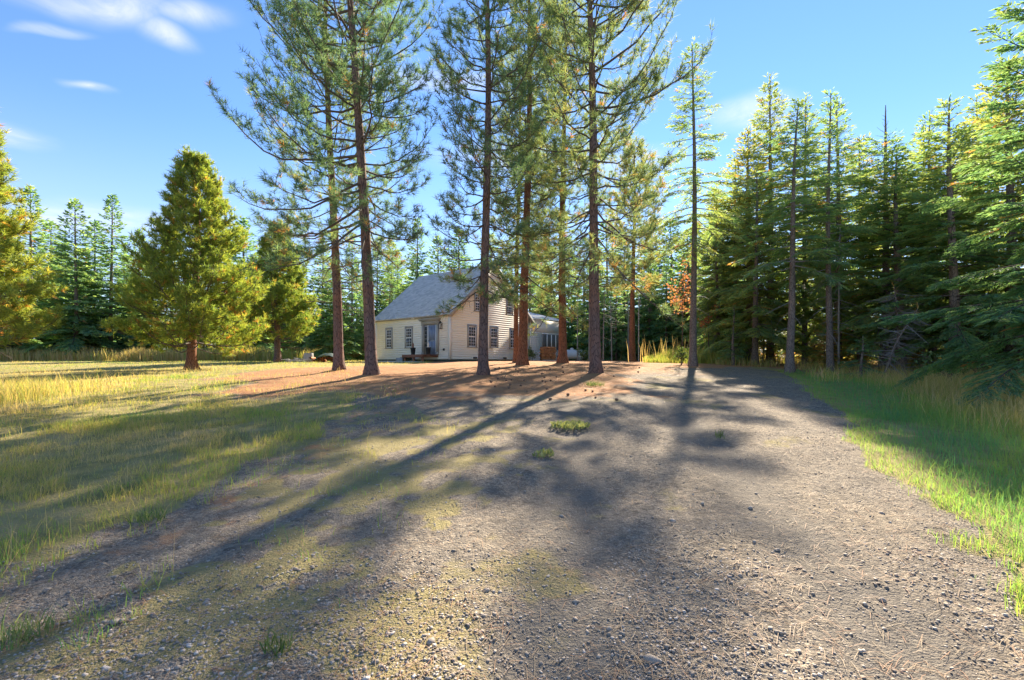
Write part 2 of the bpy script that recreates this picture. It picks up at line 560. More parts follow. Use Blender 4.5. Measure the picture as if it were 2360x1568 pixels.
def track(x, y):
    """the two packed wheel tracks of the drive"""
    c = 0.55 + 0.145 * y + 0.25 * np.sin(y * 0.3)
    return np.maximum(sstep(0.55, 0.1, np.abs(x - c + 0.85)), sstep(0.55, 0.1, np.abs(x - c - 0.85)))


def spaced(lim, s0, g):
    v = [0.0]
    while v[-1] < lim:
        v.append(v[-1] + max(s0, g * v[-1]))
    return np.array(v)


def detail(x, y):
    fade = np.exp(-np.hypot(x, y) / 30.0)
    g, d, l, m_ = zones(x, y)
    r = (fbm(x, y, 2.2, 3) - 0.5) * 0.05 + (fbm(x, y, 8.0, 3) - 0.5) * 0.035
    r = r + (fbm(x + 5, y, 5.0, 2) - 0.5) * 0.05 * l - 0.025 * track(x, y) * g
    for (tx, ty, _) in TP.values():
        r = r + 0.10 * np.exp(-((x - tx) ** 2 + (y - ty) ** 2) / 0.55)
    return r * fade


gy = np.concatenate([-spaced(60, 0.4, 0.08)[1:][::-1], spaced(420, 0.045, 0.026)])
gxp = spaced(320, 0.05, 0.026)
gx = np.concatenate([-gxp[1:][::-1], gxp])
GX, GY = np.meshgrid(gx, gy)
GZ = ground(GX, GY) + detail(GX, GY)
zg, zd, zl, zm = zones(GX, GY)
nx, ny = len(gx), len(gy)
idx = np.arange(nx * ny).reshape(ny, nx)
quads = np.stack([idx[:-1, :-1], idx[:-1, 1:], idx[1:, 1:], idx[1:, :-1]], -1).reshape(-1, 4)
V = np.stack([GX, GY, GZ], -1).reshape(-1, 3)
Z3 = np.stack([zg, zd, zl], -1).reshape(-1, 3); ZM = zm.reshape(-1); TRK = track(GX, GY).reshape(-1)
fz = Z3[quads].mean(1)
fc = V[quads].mean(1)
kind_ = fz.argmax(1)
far = (np.abs(fc[:, 0]) > 60) | (fc[:, 1] > 62) | (fc[:, 1] < -20)
kind_[far] = 3
for k, nm in enumerate(['gravel_driveway', 'needle_bed', 'lawn', 'ground']):
    q = quads[kind_ == k]
    u, inv = np.unique(q, return_inverse=True)
    me = mesh_np(nm, V[u], [inv.reshape(-1, 4)], [M['ground']], {'zone': Z3[u], 'moss': ZM[u], 'track': TRK[u]}, smooth=True)
    o = link(nm, me); tag(o, kind='structure')
    if k == 0:
        DRIVE = o

# ------------------------------------------------------------------ stones on the drive
_ico = bmesh.new(); bmesh.ops.create_icosphere(_ico, subdivisions=1, radius=1.0)
ICO_V = np.array([v.co[:] for v in _ico.verts]); ICO_F = np.array([[v.index for v in f.verts] for f in _ico.faces]); _ico.free()
OCT_V = np.array([(1, 0, 0), (-1, 0, 0), (0, 1, 0), (0, -1, 0), (0, 0, 1), (0, 0, -1)], float)
OCT_F = np.array([(0, 2, 4), (2, 1, 4), (1, 3, 4), (3, 0, 4), (2, 0, 5), (1, 2, 5), (3, 1, 5), (0, 3, 5)])
CUBE_V = np.array([(x, y, z) for z in (-1, 1) for y in (-1, 1) for x in (-1, 1)], float) * 0.8
CUBE_F = np.array([(0, 2, 3), (0, 3, 1), (4, 5, 7), (4, 7, 6), (0, 1, 5), (0, 5, 4), (1, 3, 7), (1, 7, 5), (3, 2, 6), (3, 6, 7), (2, 0, 4), (2, 4, 6)])


def rocks(P, size, base_v, base_f, flat=(0.3, 0.65)):
    n = len(P); nv = len(base_v)
    jit = 1 + (RNG.random((n, nv, 3)) - 0.5) * 0.7
    sc = np.stack([RNG.uniform(0.7, 1.35, n), RNG.uniform(0.6, 1.0, n), RNG.uniform(*flat, n)], -1) * size[:, None]
    v = base_v[None] * jit * sc[:, None, :]
    tilt = RNG.normal(0, 0.25, n); a = RNG.random(n) * 6.283
    ct, s_ = np.cos(tilt)[:, None], np.sin(tilt)[:, None]
    y, z = v[..., 1] * ct - v[..., 2] * s_, v[..., 1] * s_ + v[..., 2] * ct
    ca, sa = np.cos(a)[:, None], np.sin(a)[:, None]
    x, y = v[..., 0] * ca - y * sa, v[..., 0] * sa + y * ca
    v = np.stack([x, y, z], -1) + P[:, None, :]
    f = (base_f[None] + (np.arange(n) * nv)[:, None, None]).reshape(-1, 3)
    return v.reshape(-1, 3), f


def scatter(n, y0, y1, test, xmax=None, power=1.6):
    """random ground points, denser near the viewer's end of the range"""
    y = y0 + (y1 - y0) * RNG.random(n) ** power
    half = 1.12 * y + 0.6
    x = (RNG.random(n) * 2 - 1) * half
    p = test(x, y)
    k = RNG.random(n) < p
    x, y = x[k], y[k]
    return np.stack([x, y, ground(x, y) + detail(x, y)], -1)


P = scatter(150000, 1.7, 9.5, lambda x, y: zones(x, y)[0] * (0.35 + 0.65 * sstep(0.4, 0.6, fbm(x, y, 1.2, 3))) * (1 - 0.6 * track(x, y)) * 0.66, power=2.4)
size = np.clip(RNG.lognormal(math.log(0.0042), 0.45, len(P)), 0.0025, 0.012) * (1 + 0.05 * P[:, 1])
P[:, 2] += size * 0.1
nr = P[:, 1] < 3.4
v, f = rocks(P[nr], size[nr], CUBE_V, CUBE_F)
v2, f2 = rocks(P[~nr], size[~nr], OCT_V, OCT_F)
f = np.concatenate([f, f2 + len(v)]); v = np.concatenate([v, v2])
o = link('crushed_stone', mesh_np('crushed_stone', v, [f], [M['stone']]), DRIVE)
tag(o, kind='stuff')
# larger stones, each a piece of its own
P = scatter(900, 1.9, 7.5, lambda x, y: zones(x, y)[0] ** 2 * 0.35, power=1.8)[:80]
stone_meshes = []
for k in range(14):
    v, f = rocks(np.zeros((1, 3)), np.array([1.0]), ICO_V, ICO_F, (0.4, 0.65))
    v = np.round(v, 5)
    stone_meshes.append(mesh_np('stone', v, [f], [M['stone']]))
for p in P:
    s = min(0.034, max(0.014, random.lognormvariate(math.log(0.019), 0.3)))
    o = link('stone', random.choice(stone_meshes), DRIVE)
    o.location = (p[0], p[1], p[2] + s * 0.12); o.scale = (s, s, s)
    o.rotation_euler = (random.uniform(-.2, .2), random.uniform(-.2, .2), random.uniform(0, 6.28))


# ------------------------------------------------------------------ blades of grass and loose needles
def blades(P, h, wd, tint, lean=0.35, bend=0.5, wind=(0.0, 0.0), segs=2):
    n = len(P)
    a = RNG.random(n) * 6.283
    side = np.stack([np.cos(a), np.sin(a), np.zeros(n)], -1) * (wd / 2)[:, None]
    b = RNG.random(n) * 6.283
    ln = np.abs(RNG.normal(0, lean, n))
    dirn = np.stack([np.cos(b) * ln + wind[0], np.sin(b) * ln + wind[1], np.ones(n)], -1)
    dirn /= np.linalg.norm(dirn, axis=1)[:, None]
    mid = P + dirn * (h * 0.55)[:, None]
    d2 = dirn + np.stack([np.cos(b), np.sin(b), -0.3 * np.ones(n)], -1) * (bend * RNG.random(n))[:, None]
    d2 /= np.linalg.norm(d2, axis=1)[:, None]
    tip = mid + d2 * (h * 0.5)[:, None]
    base = P - np.array([0, 0, 0.02])
    if segs == 1:
        v = np.stack([base - side, base + side, tip], 1).reshape(-1, 3)
        i = np.arange(n)[:, None] * 3
        return v, [i + np.array([[0, 1, 2]])], [], np.repeat(tint, 3)
    v = np.stack([base - side, base + side, mid + side * 0.8, mid - side * 0.8, tip], 1).reshape(-1, 3)
    i = np.arange(n)[:, None] * 5
    return v, [i + np.array([[3, 2, 4]])], [i + np.array([[0, 1, 2, 3]])], np.repeat(tint, 5)


def grass_obj(name, parts, label=None, cat='grass'):
    V = []; T = []; Q = []; A = []; n = 0
    for v, t3, q4, tint in parts:
        V.append(v); T += [t + n for t in t3]; Q += [q + n for q in q4]; A.append(tint); n += len(v)
    me = mesh_np(name, np.concatenate(V), T + Q, [M['grass']], {'tint': np.concatenate(A)})
    return tag(link(name, me), label, cat, kind='stuff')


def lawn_tint(x, y):
    """greener near the drive's edge and in broad patches, straw beyond"""
    e = sstep(-2.4, -0.2, x - xl(y))
    pt = fbm(x, y, 0.45, 3)
    t = 0.70 - 0.26 * e * sstep(16, 8, y) + (pt - 0.5) * 1.0 - 0.12 * sstep(20, 30, y)
    t = t - 0.05 + 0.0 * y
    return t


def lawn_test(x, y):
    into = sstep(2.6, 0.0, x - xl(y)) * sstep(0.55, 0.68, fbm(x + 4, y + 2, 2.3, 3)) * 0.28 * (y < 13)     # stray tufts in the drive's edge
    l = zones(x, y)[2]
    return np.maximum(l * (x < xl(y) + 0.8) * (0.12 + 0.88 * sstep(0.40, 0.6, fbm(x + 20, y, 1.9, 3))), into)


parts = []
for n, y0, y1, hh, seg in ((170000, 2.4, 8, 0.052, 2), (170000, 7.5, 17, 0.050, 2), (150000, 16, 47, 0.055, 1)):
    P = scatter(n, y0, y1, lawn_test, power=1.25)
    cl_ = fbm(P[:, 0], P[:, 1], 3.1, 3)
    h = hh * RNG.lognormal(0, 0.35, len(P)) * (0.35 + 1.35 * cl_ ** 1.5 * 2)
    wd = np.maximum(0.004, 0.00062 * P[:, 1]) * RNG.uniform(0.7, 1.4, len(P))
    tint = np.clip(lawn_tint(P[:, 0], P[:, 1]) + RNG.normal(0, 0.13, len(P)), 0, 1)
    parts.append(blades(P, h, wd, tint, 0.5, 0.9, segs=seg))
# bent stalks gone to straw
P = scatter(16000, 3, 20, lawn_test, power=1.3)
parts.append(blades(P, RNG.uniform(0.15, 0.33, len(P)), np.maximum(0.003, 0.0005 * P[:, 1]), np.clip(RNG.normal(0.85, 0.1, len(P)), 0, 1), 0.45, 0.8))
grass_obj('lawn_grass', parts, 'rough mown grass, half green half straw, left of the drive')


def place(n, cx, cy, sx, sy, test=None):
    x = RNG.normal(cx, sx, n); y = RNG.normal(cy, sy, n)
    if test is not None:
        k = RNG.random(n) < test(x, y); x, y = x[k], y[k]
    return np.stack([x, y, ground(x, y)], -1)


# tall dry grass: left edge clump, long fringe before the far trees, the wood's edge on the right
parts = []
x0, y0, _ = at(-40, 10.8)
P = place(5000, x0 - 0.3, y0, 0.75, 1.2, lambda x, y: (x < xl(y) - 1.5) * 1.0)
parts.append(blades(P, RNG.uniform(0.2, 0.5, len(P)), RNG.uniform(0.007, 0.012, len(P)), np.clip(RNG.normal(0.72, 0.16, len(P)), 0, 1), 0.25, 0.6))
grass_obj('tall_dry_grass', parts, 'clump of tall straw coloured grass at the left edge of the lawn')

parts = []
n = 42000
y = RNG.uniform(43.5, 48, n); px = RNG.uniform(-1.15, -0.05, n)
x = px * y
k = RNG.random(n) < 0.25 + 0.75 * sstep(0.35, 0.6, fbm(x, y, 0.35, 3)); x, y = x[k], y[k]
P = np.stack([x, y, ground(x, y)], -1)
h = RNG.uniform(0.5, 1.15, len(P)) * (0.55 + 0.9 * fbm(P[:, 0], P[:, 1], 0.6, 3))
parts.append(blades(P, h * 1.15, RNG.uniform(0.03, 0.06, len(P)), np.clip(0.66 + RNG.normal(0, 0.16, len(P)) + (fbm(P[:, 0], P[:, 1], 0.2, 2) - 0.5) * 0.7, 0, 1), 0.16, 0.4))
grass_obj('meadow_fringe', parts, 'tall seeding meadow grass before the far trees on the left')

parts = []
for n, px, d, sx, sy, hh in ((9000, 1590, 26.5, 1.5, 1.3, 0.75), (3500, 1530, 29, 1.6, 1.0, 0.9), (3000, 1420, 31, 1.5, 0.8, 0.6)):
    x0, y0, _ = at(px, d)
    P = place(n, x0, y0, sx, sy, lambda x, y: (x > xr(y) + 0.1) * 1.0)
    edge_ = np.clip(0.35 + 0.35 * (P[:, 0] - xr(P[:, 1])), 0.3, 1.0)
    parts.append(blades(P, RNG.uniform(0.5, 1.1, len(P)) * hh * edge_, RNG.uniform(0.018, 0.034, len(P)), np.clip(RNG.normal(0.48, 0.14, len(P)), 0, 1), 0.22, 0.6))
P = place(140, *at(1600, 27)[:2], 1.5, 1.0)
parts.append(blades(P, RNG.uniform(1.0, 1.6, len(P)), RNG.uniform(0.02, 0.03, len(P)), np.clip(RNG.normal(0.88, 0.08, len(P)), 0, 1), 0.18, 0.3))
grass_obj('sunlit_tall_grass', parts, 'bank of sunlit yellow green tall grass beyond the end of the drive')


def right_test(x, y):
    g, d, l, m_ = zones(x, y)
    return l * (x > xr(y) - 0.6) * (0.55 + 0.45 * sstep(0.35, 0.55, fbm(x, y, 1.6, 3)))


parts = []
for n, y0, y1 in ((130000, 2.6, 9, ), (110000, 8, 18)):
    P = scatter(n, y0, y1, right_test, power=1.2)
    e = P[:, 0] - xr(P[:, 1])
    h = (0.075 + 0.09 * sstep(0.2, 2.0, e)) * RNG.lognormal(0, 0.3, len(P))
    tint = 0.10 + 0.20 * sstep(0.9, 0.0, e) + 0.52 * sstep(0.9, 3.0, e + fbm(P[:, 0], P[:, 1], 0.8, 3) * 2 - 1) + RNG.normal(0, 0.09, len(P))
    parts.append(blades(P, h, np.maximum(0.0045, 0.0007 * P[:, 1]) * RNG.uniform(0.7, 1.4, len(P)), np.clip(tint, 0, 1), 0.45, 1.0))
P = scatter(60000, 7, 17.5, lambda x, y: right_test(x, y) * sstep(1.2, 3.0, x - xr(y)), power=1.0)
parts.append(blades(P, RNG.uniform(0.25, 0.6, len(P)), np.maximum(0.005, 0.0006 * P[:, 1]), np.clip(RNG.normal(0.80, 0.15, len(P)), 0, 1), 0.4, 0.9))
grass_obj('roadside_grass', parts, 'lush green grass turning to straw right of the drive')

# brown undergrowth on the floor of the wood
n = 26000
y = RNG.uniform(13.5, 34, n); x = xr(y) + 0.6 + RNG.random(n) ** 1.2 * 24
k = RNG.random(n) < sstep(0.42, 0.62, fbm(x, y, 0.9, 3)); x, y = x[k], y[k]
P = np.stack([x, y, ground(x, y)], -1)
grass_obj('undergrowth', [blades(P, RNG.uniform(0.12, 0.5, len(P)), RNG.uniform(0.010, 0.02, len(P)), np.clip(RNG.normal(0.68, 0.22, len(P)), 0, 1), 0.6, 1.0)],
          'dry brown grass and low growth on the floor of the wood', 'undergrowth')

# loose needles and straws on the drive and needle bed
P = scatter(60000, 1.8, 16, lambda x, y: np.clip(zones(x, y)[0] * 0.35 + zones(x, y)[1], 0, 1) * (0.3 + 0.7 * sstep(0.4, 0.62, fbm(x + 3, y + 8, 1.6, 3))), power=1.9)
P2 = scatter(36000, 6, 19, lambda x, y: zones(x, y)[1] * (x < xr(y)), power=1.2)
nn_ = len(P); P = np.concatenate([P, P2])
n = len(P); a = RNG.random(n) * 6.283; L = RNG.uniform(0.05, 0.13, n) * (1 + 0.03 * P[:, 1])
wd = np.maximum(0.0022, 0.00045 * P[:, 1])
dv = np.stack([np.cos(a), np.sin(a), RNG.normal(0, 0.12, n)], -1) * (L / 2)[:, None]
sv = np.stack([-np.sin(a), np.cos(a), np.zeros(n)], -1) * (wd / 2)[:, None]
mid = P + np.array([0, 0, 0.012]) + sv * RNG.normal(0, 2.5, n)[:, None]
lo = P + np.array([0, 0, 0.007])
v = np.stack([lo - dv - sv, lo - dv + sv, mid + sv, mid - sv, lo + dv + sv, lo + dv - sv], 1).reshape(-1, 3)
i = np.arange(n)[:, None] * 6
tint = np.clip(RNG.normal(0.88, 0.12, n), 0.5, 1); tint[nn_:] = np.clip(RNG.normal(0.95, 0.08, n - nn_), 0.6, 1)
tag(link('fallen_needles', mesh_np('fallen_needles', v, [i + np.array([[0, 1, 2, 3]]), i + np.array([[3, 2, 4, 5]])], [M['straw']], {'tint': np.repeat(tint, 6)})),
    'fallen pine needles and straws strewn on the drive', 'pine litter', kind='stuff')


# leafy weeds in the drive
def weed(px, py, rad, n, label, ti=0.8, grassy=True):
    x0, y0 = gp(px, py)
    o = empty('weed', (x0, y0, gz(x0, y0)), 0, label, 'weed', 'weeds growing in the drive')
    r = rad * np.sqrt(RNG.random(n)); a = RNG.random(n) * 6.283
    P = np.stack([r * np.cos(a), r * np.sin(a) * 0.9, 0.01 + 0.05 * RNG.random(n)], -1)
    if grassy:
        v, t3, q4, t = blades(P, RNG.uniform(0.05, 0.13, n) * (0.7 + rad), RNG.uniform(0.004, 0.008, n), np.clip(RNG.normal(ti, 0.25, n), 0, 1), 0.8, 1.0)
    else:
        v, t3, q4, t = blades(P, RNG.uniform(0.04, 0.08, n) * (0.6 + rad), RNG.uniform(0.012, 0.028, n), np.clip(RNG.normal(ti, 0.2, n), 0, 1), 1.4, 0.9)
    link('foliage', mesh_np('foliage', v, t3 + q4, [M['weed']], {'tint': t}), o)


weed(1315, 985, 0.30, 420, 'pale leafy rosette weed, the largest in the middle of the drive', 0.95, False)
weed(1253, 1052, 0.12, 90, 'small pale weed just below the large rosette in the drive', 0.9, False)
weed(1660, 1010, 0.07, 60, 'tiny bright green tuft in the shaded middle of the drive', 0.4)
weed(640, 1510, 0.06, 60, 'little green weed beside a red leaf at the bottom of the picture', 0.4)
weed(340, 1205, 0.13, 130, 'bright green weed at the lawn edge on the left of the drive', 0.45)
weed(1370, 890, 0.25, 300, 'green grass tuft below the dark trunked pine beside the drive', 0.3)
weed(60, 1480, 0.11, 130, 'yellow green plant in the bottom left corner', 0.6)
# ------------------------------------------------------------------ trees
def rot_about(v, axis, ang):
    c, s = math.cos(ang), math.sin(ang)
    return v * c + np.cross(axis, v) * s + axis * (axis @ v) * (1 - c)


def needles(C, D, length, width, per, spread, tint, jit=0.10):
    """fans of needles at points C around directions D"""
    n = len(C)
    ref = np.where(np.abs(D[:, 2:3]) < 0.85, np.array([[0, 0, 1.0]]), np.array([[1.0, 0, 0]]))
    A = np.cross(D, ref); A /= np.linalg.norm(A, axis=1)[:, None]
    B = np.cross(D, A)
    ph = RNG.random((n, per)) * 6.283
    th = spread * np.sqrt(RNG.random((n, per)))
    dr = (np.cos(th)[..., None] * D[:, None] + np.sin(th)[..., None] * (np.cos(ph)[..., None] * A[:, None] + np.sin(ph)[..., None] * B[:, None]))
    back = RNG.random((n, per, 1)) * 0.55 * length
    base = C[:, None] - D[:, None] * back
    L = length * RNG.uniform(0.7, 1.15, (n, per, 1))
    tip = base + dr * L
    tip[..., 2] -= 0.12 * L[..., 0]
    rv = RNG.normal(0, 1, (n, per, 3))
    sd = np.cross(dr, rv); sd /= np.linalg.norm(sd, axis=-1, keepdims=True) + 1e-9
    sd = sd * (width / 2)
    v = np.stack([base - sd, base + sd, tip], 2).reshape(-1, 3)
    f = np.arange(len(v)).reshape(-1, 3)
    t = np.clip(tint[:, None] + RNG.normal(0, jit, (n, per)), 0, 1)
    return v, f, np.repeat(t.ravel(), 3)


def trunk_mesh(h, r0, sway, bark_m, n=14, rings=46, flare=0.55, knots=(), lean=(0, 0), top_r=0.02, rough=0.09):
    s = np.linspace(0, 1, rings) ** 1.25
    z = s * h
    ph = RNG.random(2) * 6.28
    cx = sway * (np.sin(s * 5.0 + ph[0]) - math.sin(ph[0])) * s ** 0.5 + lean[0] * z
    cy = sway * (np.cos(s * 4.0 + ph[1]) - math.cos(ph[1])) * s ** 0.5 + lean[1] * z
    r = r0 * (1 - s) ** 0.8 + top_r
    r = r * (1 + flare * np.exp(-z / 0.22) + 0.10 * np.exp(-z / 1.2))
    a = np.arange(n) * 2 * np.pi / n
    AA, ZZ = np.meshgrid(a, z)
    bump = (vnoise(AA * n / 3.0 + 30, ZZ * 3.0 + ph[0]) - 0.5) * rough * 2 + (vnoise(AA * 1.2 + 80, ZZ * 1.1) - 0.5) * 0.12
    bump[:, -1] = bump[:, 0] * 0.5 + bump[:, -1] * 0.5
    root = 0.25 * np.exp(-ZZ / 0.18) * np.cos(AA * 5 + ph[1])
    rr = r[:, None] * (1 + bump + root)
    X = cx[:, None] + rr * np.cos(AA); Y = cy[:, None] + rr * np.sin(AA)
    Zz = ZZ.copy(); Zz[0] -= 0.25
    V = np.stack([X, Y, Zz], -1).reshape(-1, 3)
    i = np.arange(rings - 1)[:, None] * n; j = np.arange(n)[None]; j2 = (j + 1) % n
    Q = np.stack([i + j, i + j2, i + n + j2, i + n + j], -1).reshape(-1, 4)
    axis = lambda hh: np.array([np.interp(hh, z, cx), np.interp(hh, z, cy), hh])
    rad = lambda hh: float(np.interp(hh, z, r))
    return mesh_np('trunk', V, [Q], [bark_m], smooth=True), axis, rad


def limb_path(start, az, L, e0, curl, n=9, wig=0.05):
    s = np.linspace(0, 1, n)
    hd = np.array([math.cos(az), math.sin(az), 0]); sd = np.array([-math.sin(az), math.cos(az), 0])
    hor = L * s * (1 - 0.12 * s)
    ver = L * (math.tan(e0) * s + curl * s ** 2.6)
    w1 = np.cumsum(RNG.normal(0, wig, n)) * L * 0.12; w1 -= w1[0]
    w2 = np.cumsum(RNG.normal(0, wig, n)) * L * 0.10; w2 -= w2[0]
    return start[None] + hor[:, None] * hd + (ver + w2)[:, None] * np.array([0, 0, 1.0]) + w1[:, None] * sd


def at_path(P, s):
    k = s * (len(P) - 1); i = min(int(k), len(P) - 2); f = k - i
    p = P[i] * (1 - f) + P[i + 1] * f
    t = P[i + 1] - P[i]
    return p, t / (np.linalg.norm(t) + 1e-9)


UP = np.array([0, 0, 1.0])


def pine(name, loc, h, r0, Rmax, dead0, live0, label, cat='pine tree', group=None, bark_m=None, dens=0.85, per=14, nlen=0.235, nw=0.0145,
         lean=(0, 0), sway=0.12, whorl=0.46, tint=0.35, seed=1, single_limbs=True, needle_m=None, leader=None, shape='open', dead_tint=0.02, az_bias=None, spread=1.25, curl0=0.55):
    global RNG
    RNG = np.random.default_rng(seed)
    rnd = random.Random(seed)
    root = empty(name, loc, 0, label, cat, group)
    tme, axis, rad = trunk_mesh(h, r0, sway, bark_m or M['bark'], lean=lean)
    link('trunk', tme, root)
    C = []; D = []; T = []
    joined = TB()
    z = dead0
    tubes_for_leader = []
    while z < h - 0.5:
        u = max(0.0, (z - live0) / (h - live0))
        dead = z < live0 - 0.1
        k = rnd.choice((3, 4, 4, 5) if shape == 'open' else (4, 5, 6)) if not dead else rnd.choice((1, 2, 2, 3))
        a0 = rnd.random() * 6.28
        for q in range(k):
            az = a0 + q * 6.28 / k + rnd.uniform(-0.4, 0.4)
            zz = z + rnd.uniform(-0.12, 0.12)
            if shape == 'open':
                prof = min(1.0, 0.72 + u * 1.2) * (1 - (max(0, u - 0.45) / 0.55) ** 1.4 * 0.88)
            else:
                prof = (1 - u) ** 0.92 * min(1.0, 0.88 + u * 1.0) + 0.03
            L = Rmax * prof * (rnd.uniform(0.55, 1.15) if shape == 'open' else rnd.uniform(0.8, 1.12))
            if az_bias is not None:
                L *= 1 + az_bias[1] * math.cos(az - az_bias[0])
            if dead:
                L *= rnd.uniform(0.25, 0.85)
            e0 = R(-16 + 60 * u + rnd.uniform(-17, 17)) if not dead else R(rnd.uniform(-22, 8))
            if shape == 'cone': e0 = R(-8 + 42 * u + rnd.uniform(-10, 10))
            curl = (curl0 * (1 - 0.5 * u) + rnd.uniform(-0.1, 0.15)) if not dead else rnd.uniform(-0.2, 0.12)
            if shape == 'open' and not dead and u < 0.22:          # the lowest live limbs hang
                e0 -= R(15 * (1 - u / 0.22)); curl *= 0.35 + 2.5 * u
            st = axis(zz) + np.array([math.cos(az), math.sin(az), 0]) * rad(zz) * 0.6
            P = limb_path(st, az, L, e0, curl, 9, 0.13 if shape == 'open' else 0.06)
            rl = min(rad(zz) * 0.5, 0.007 + 0.0072 * L) * (0.8 if dead else 1.0)
            tb = TB() if single_limbs else joined
            tb.add(P, rl * (1 - np.linspace(0, 1, len(P))) ** 0.8 + 0.0045, 5)
            ntw = int((9 + 4.2 * L) * dens) if not dead else int(3 + 3 * L)
            for b in range(ntw):
                s = 0.25 + 0.75 * (b + rnd.random()) / ntw
                s = min(s, 0.985)
                p, t = at_path(P, s)
                sdv = np.cross(t, UP); sdv /= np.linalg.norm(sdv) + 1e-9
                sg = 1 if b % 2 else -1
                dr = t * rnd.uniform(0.55, 1.0) + sdv * sg * rnd.uniform(0.35, 0.9) + UP * (rnd.uniform(-0.05, 0.5) if not dead else rnd.uniform(-0.5, 0.3))
                dr /= np.linalg.norm(dr)
                TL = min(1.2, (0.20 + 0.42 * L * (1.05 - s)) * rnd.uniform(0.5, 1.2))
                ss = np.linspace(0, 1, 4)
                up = (0.34 if not dead else -0.05) * rnd.uniform(-0.1, 1.6)
                W = p[None] + (TL * ss)[:, None] * dr + (up * TL * ss ** 2)[:, None] * UP + np.cumsum(RNG.normal(0, 0.07, (4, 3)), 0) * TL * (ss > 0)[:, None]
                tb.add(W, 0.0065 * (1 - 0.6 * ss), 3)
                nsub = int(TL / (0.19 if shape == 'open' else 0.16))
                for c in range(nsub + 1):
                    if c == 0:
                        pe, te = at_path(W, 1.0)
                    else:
                        sc_ = rnd.uniform(0.35, 0.95)
                        pm, tm = at_path(W, sc_)
                        ax = RNG.normal(0, 1, 3)
                        de = tm + 0.75 * ax / np.linalg.norm(ax) + UP * (0.35 if not dead else -0.1)
                        de /= np.linalg.norm(de)
                        sl = rnd.uniform(0.08, 0.26)
                        pe = pm + de * sl; te = de
                        if shape == 'open': tb.add(np.stack([pm, pe]), np.array([0.0055, 0.0035]), 3)
                    if not dead and (rnd.random() < 0.93):
                        tv = tint + rnd.gauss(0, 0.14)
                        if rnd.random() < dead_tint + (0.05 if u < 0.12 else 0): tv = rnd.uniform(0.85, 1.0)
                        C.append(pe); D.append((te + UP * 0.3) / np.linalg.norm(te + UP * 0.3)); T.append(tv)
                        if rnd.random() < 0.25 * dens:
                            C.append(pe - te * 0.13); D.append(te); T.append(tv)
            if single_limbs:
                Vv, Qq = tb.arrays()
                link('limb', mesh_np('limb', Vv, [Qq], [M['limb'] if not dead else M['limb']]), root)
        z += whorl * rnd.uniform(0.75, 1.25) * (1.0 if not dead else 0.85)
    # top shoot
    for k in range(10):
        C.append(axis(h - 0.05 * k)); D.append(UP * 1.0); T.append(tint)
    if not single_limbs:
        Vv, Qq = joined.arrays()
        link('limb', mesh_np('limb', Vv, [Qq], [M['limb']]), root)
    v, f, t = needles(np.array(C), np.array(D), nlen, nw, per, spread, np.array(T))
    link('crown', mesh_np('crown', v, [f], [needle_m or M['pine']], {'tint': t}), root)
    return root


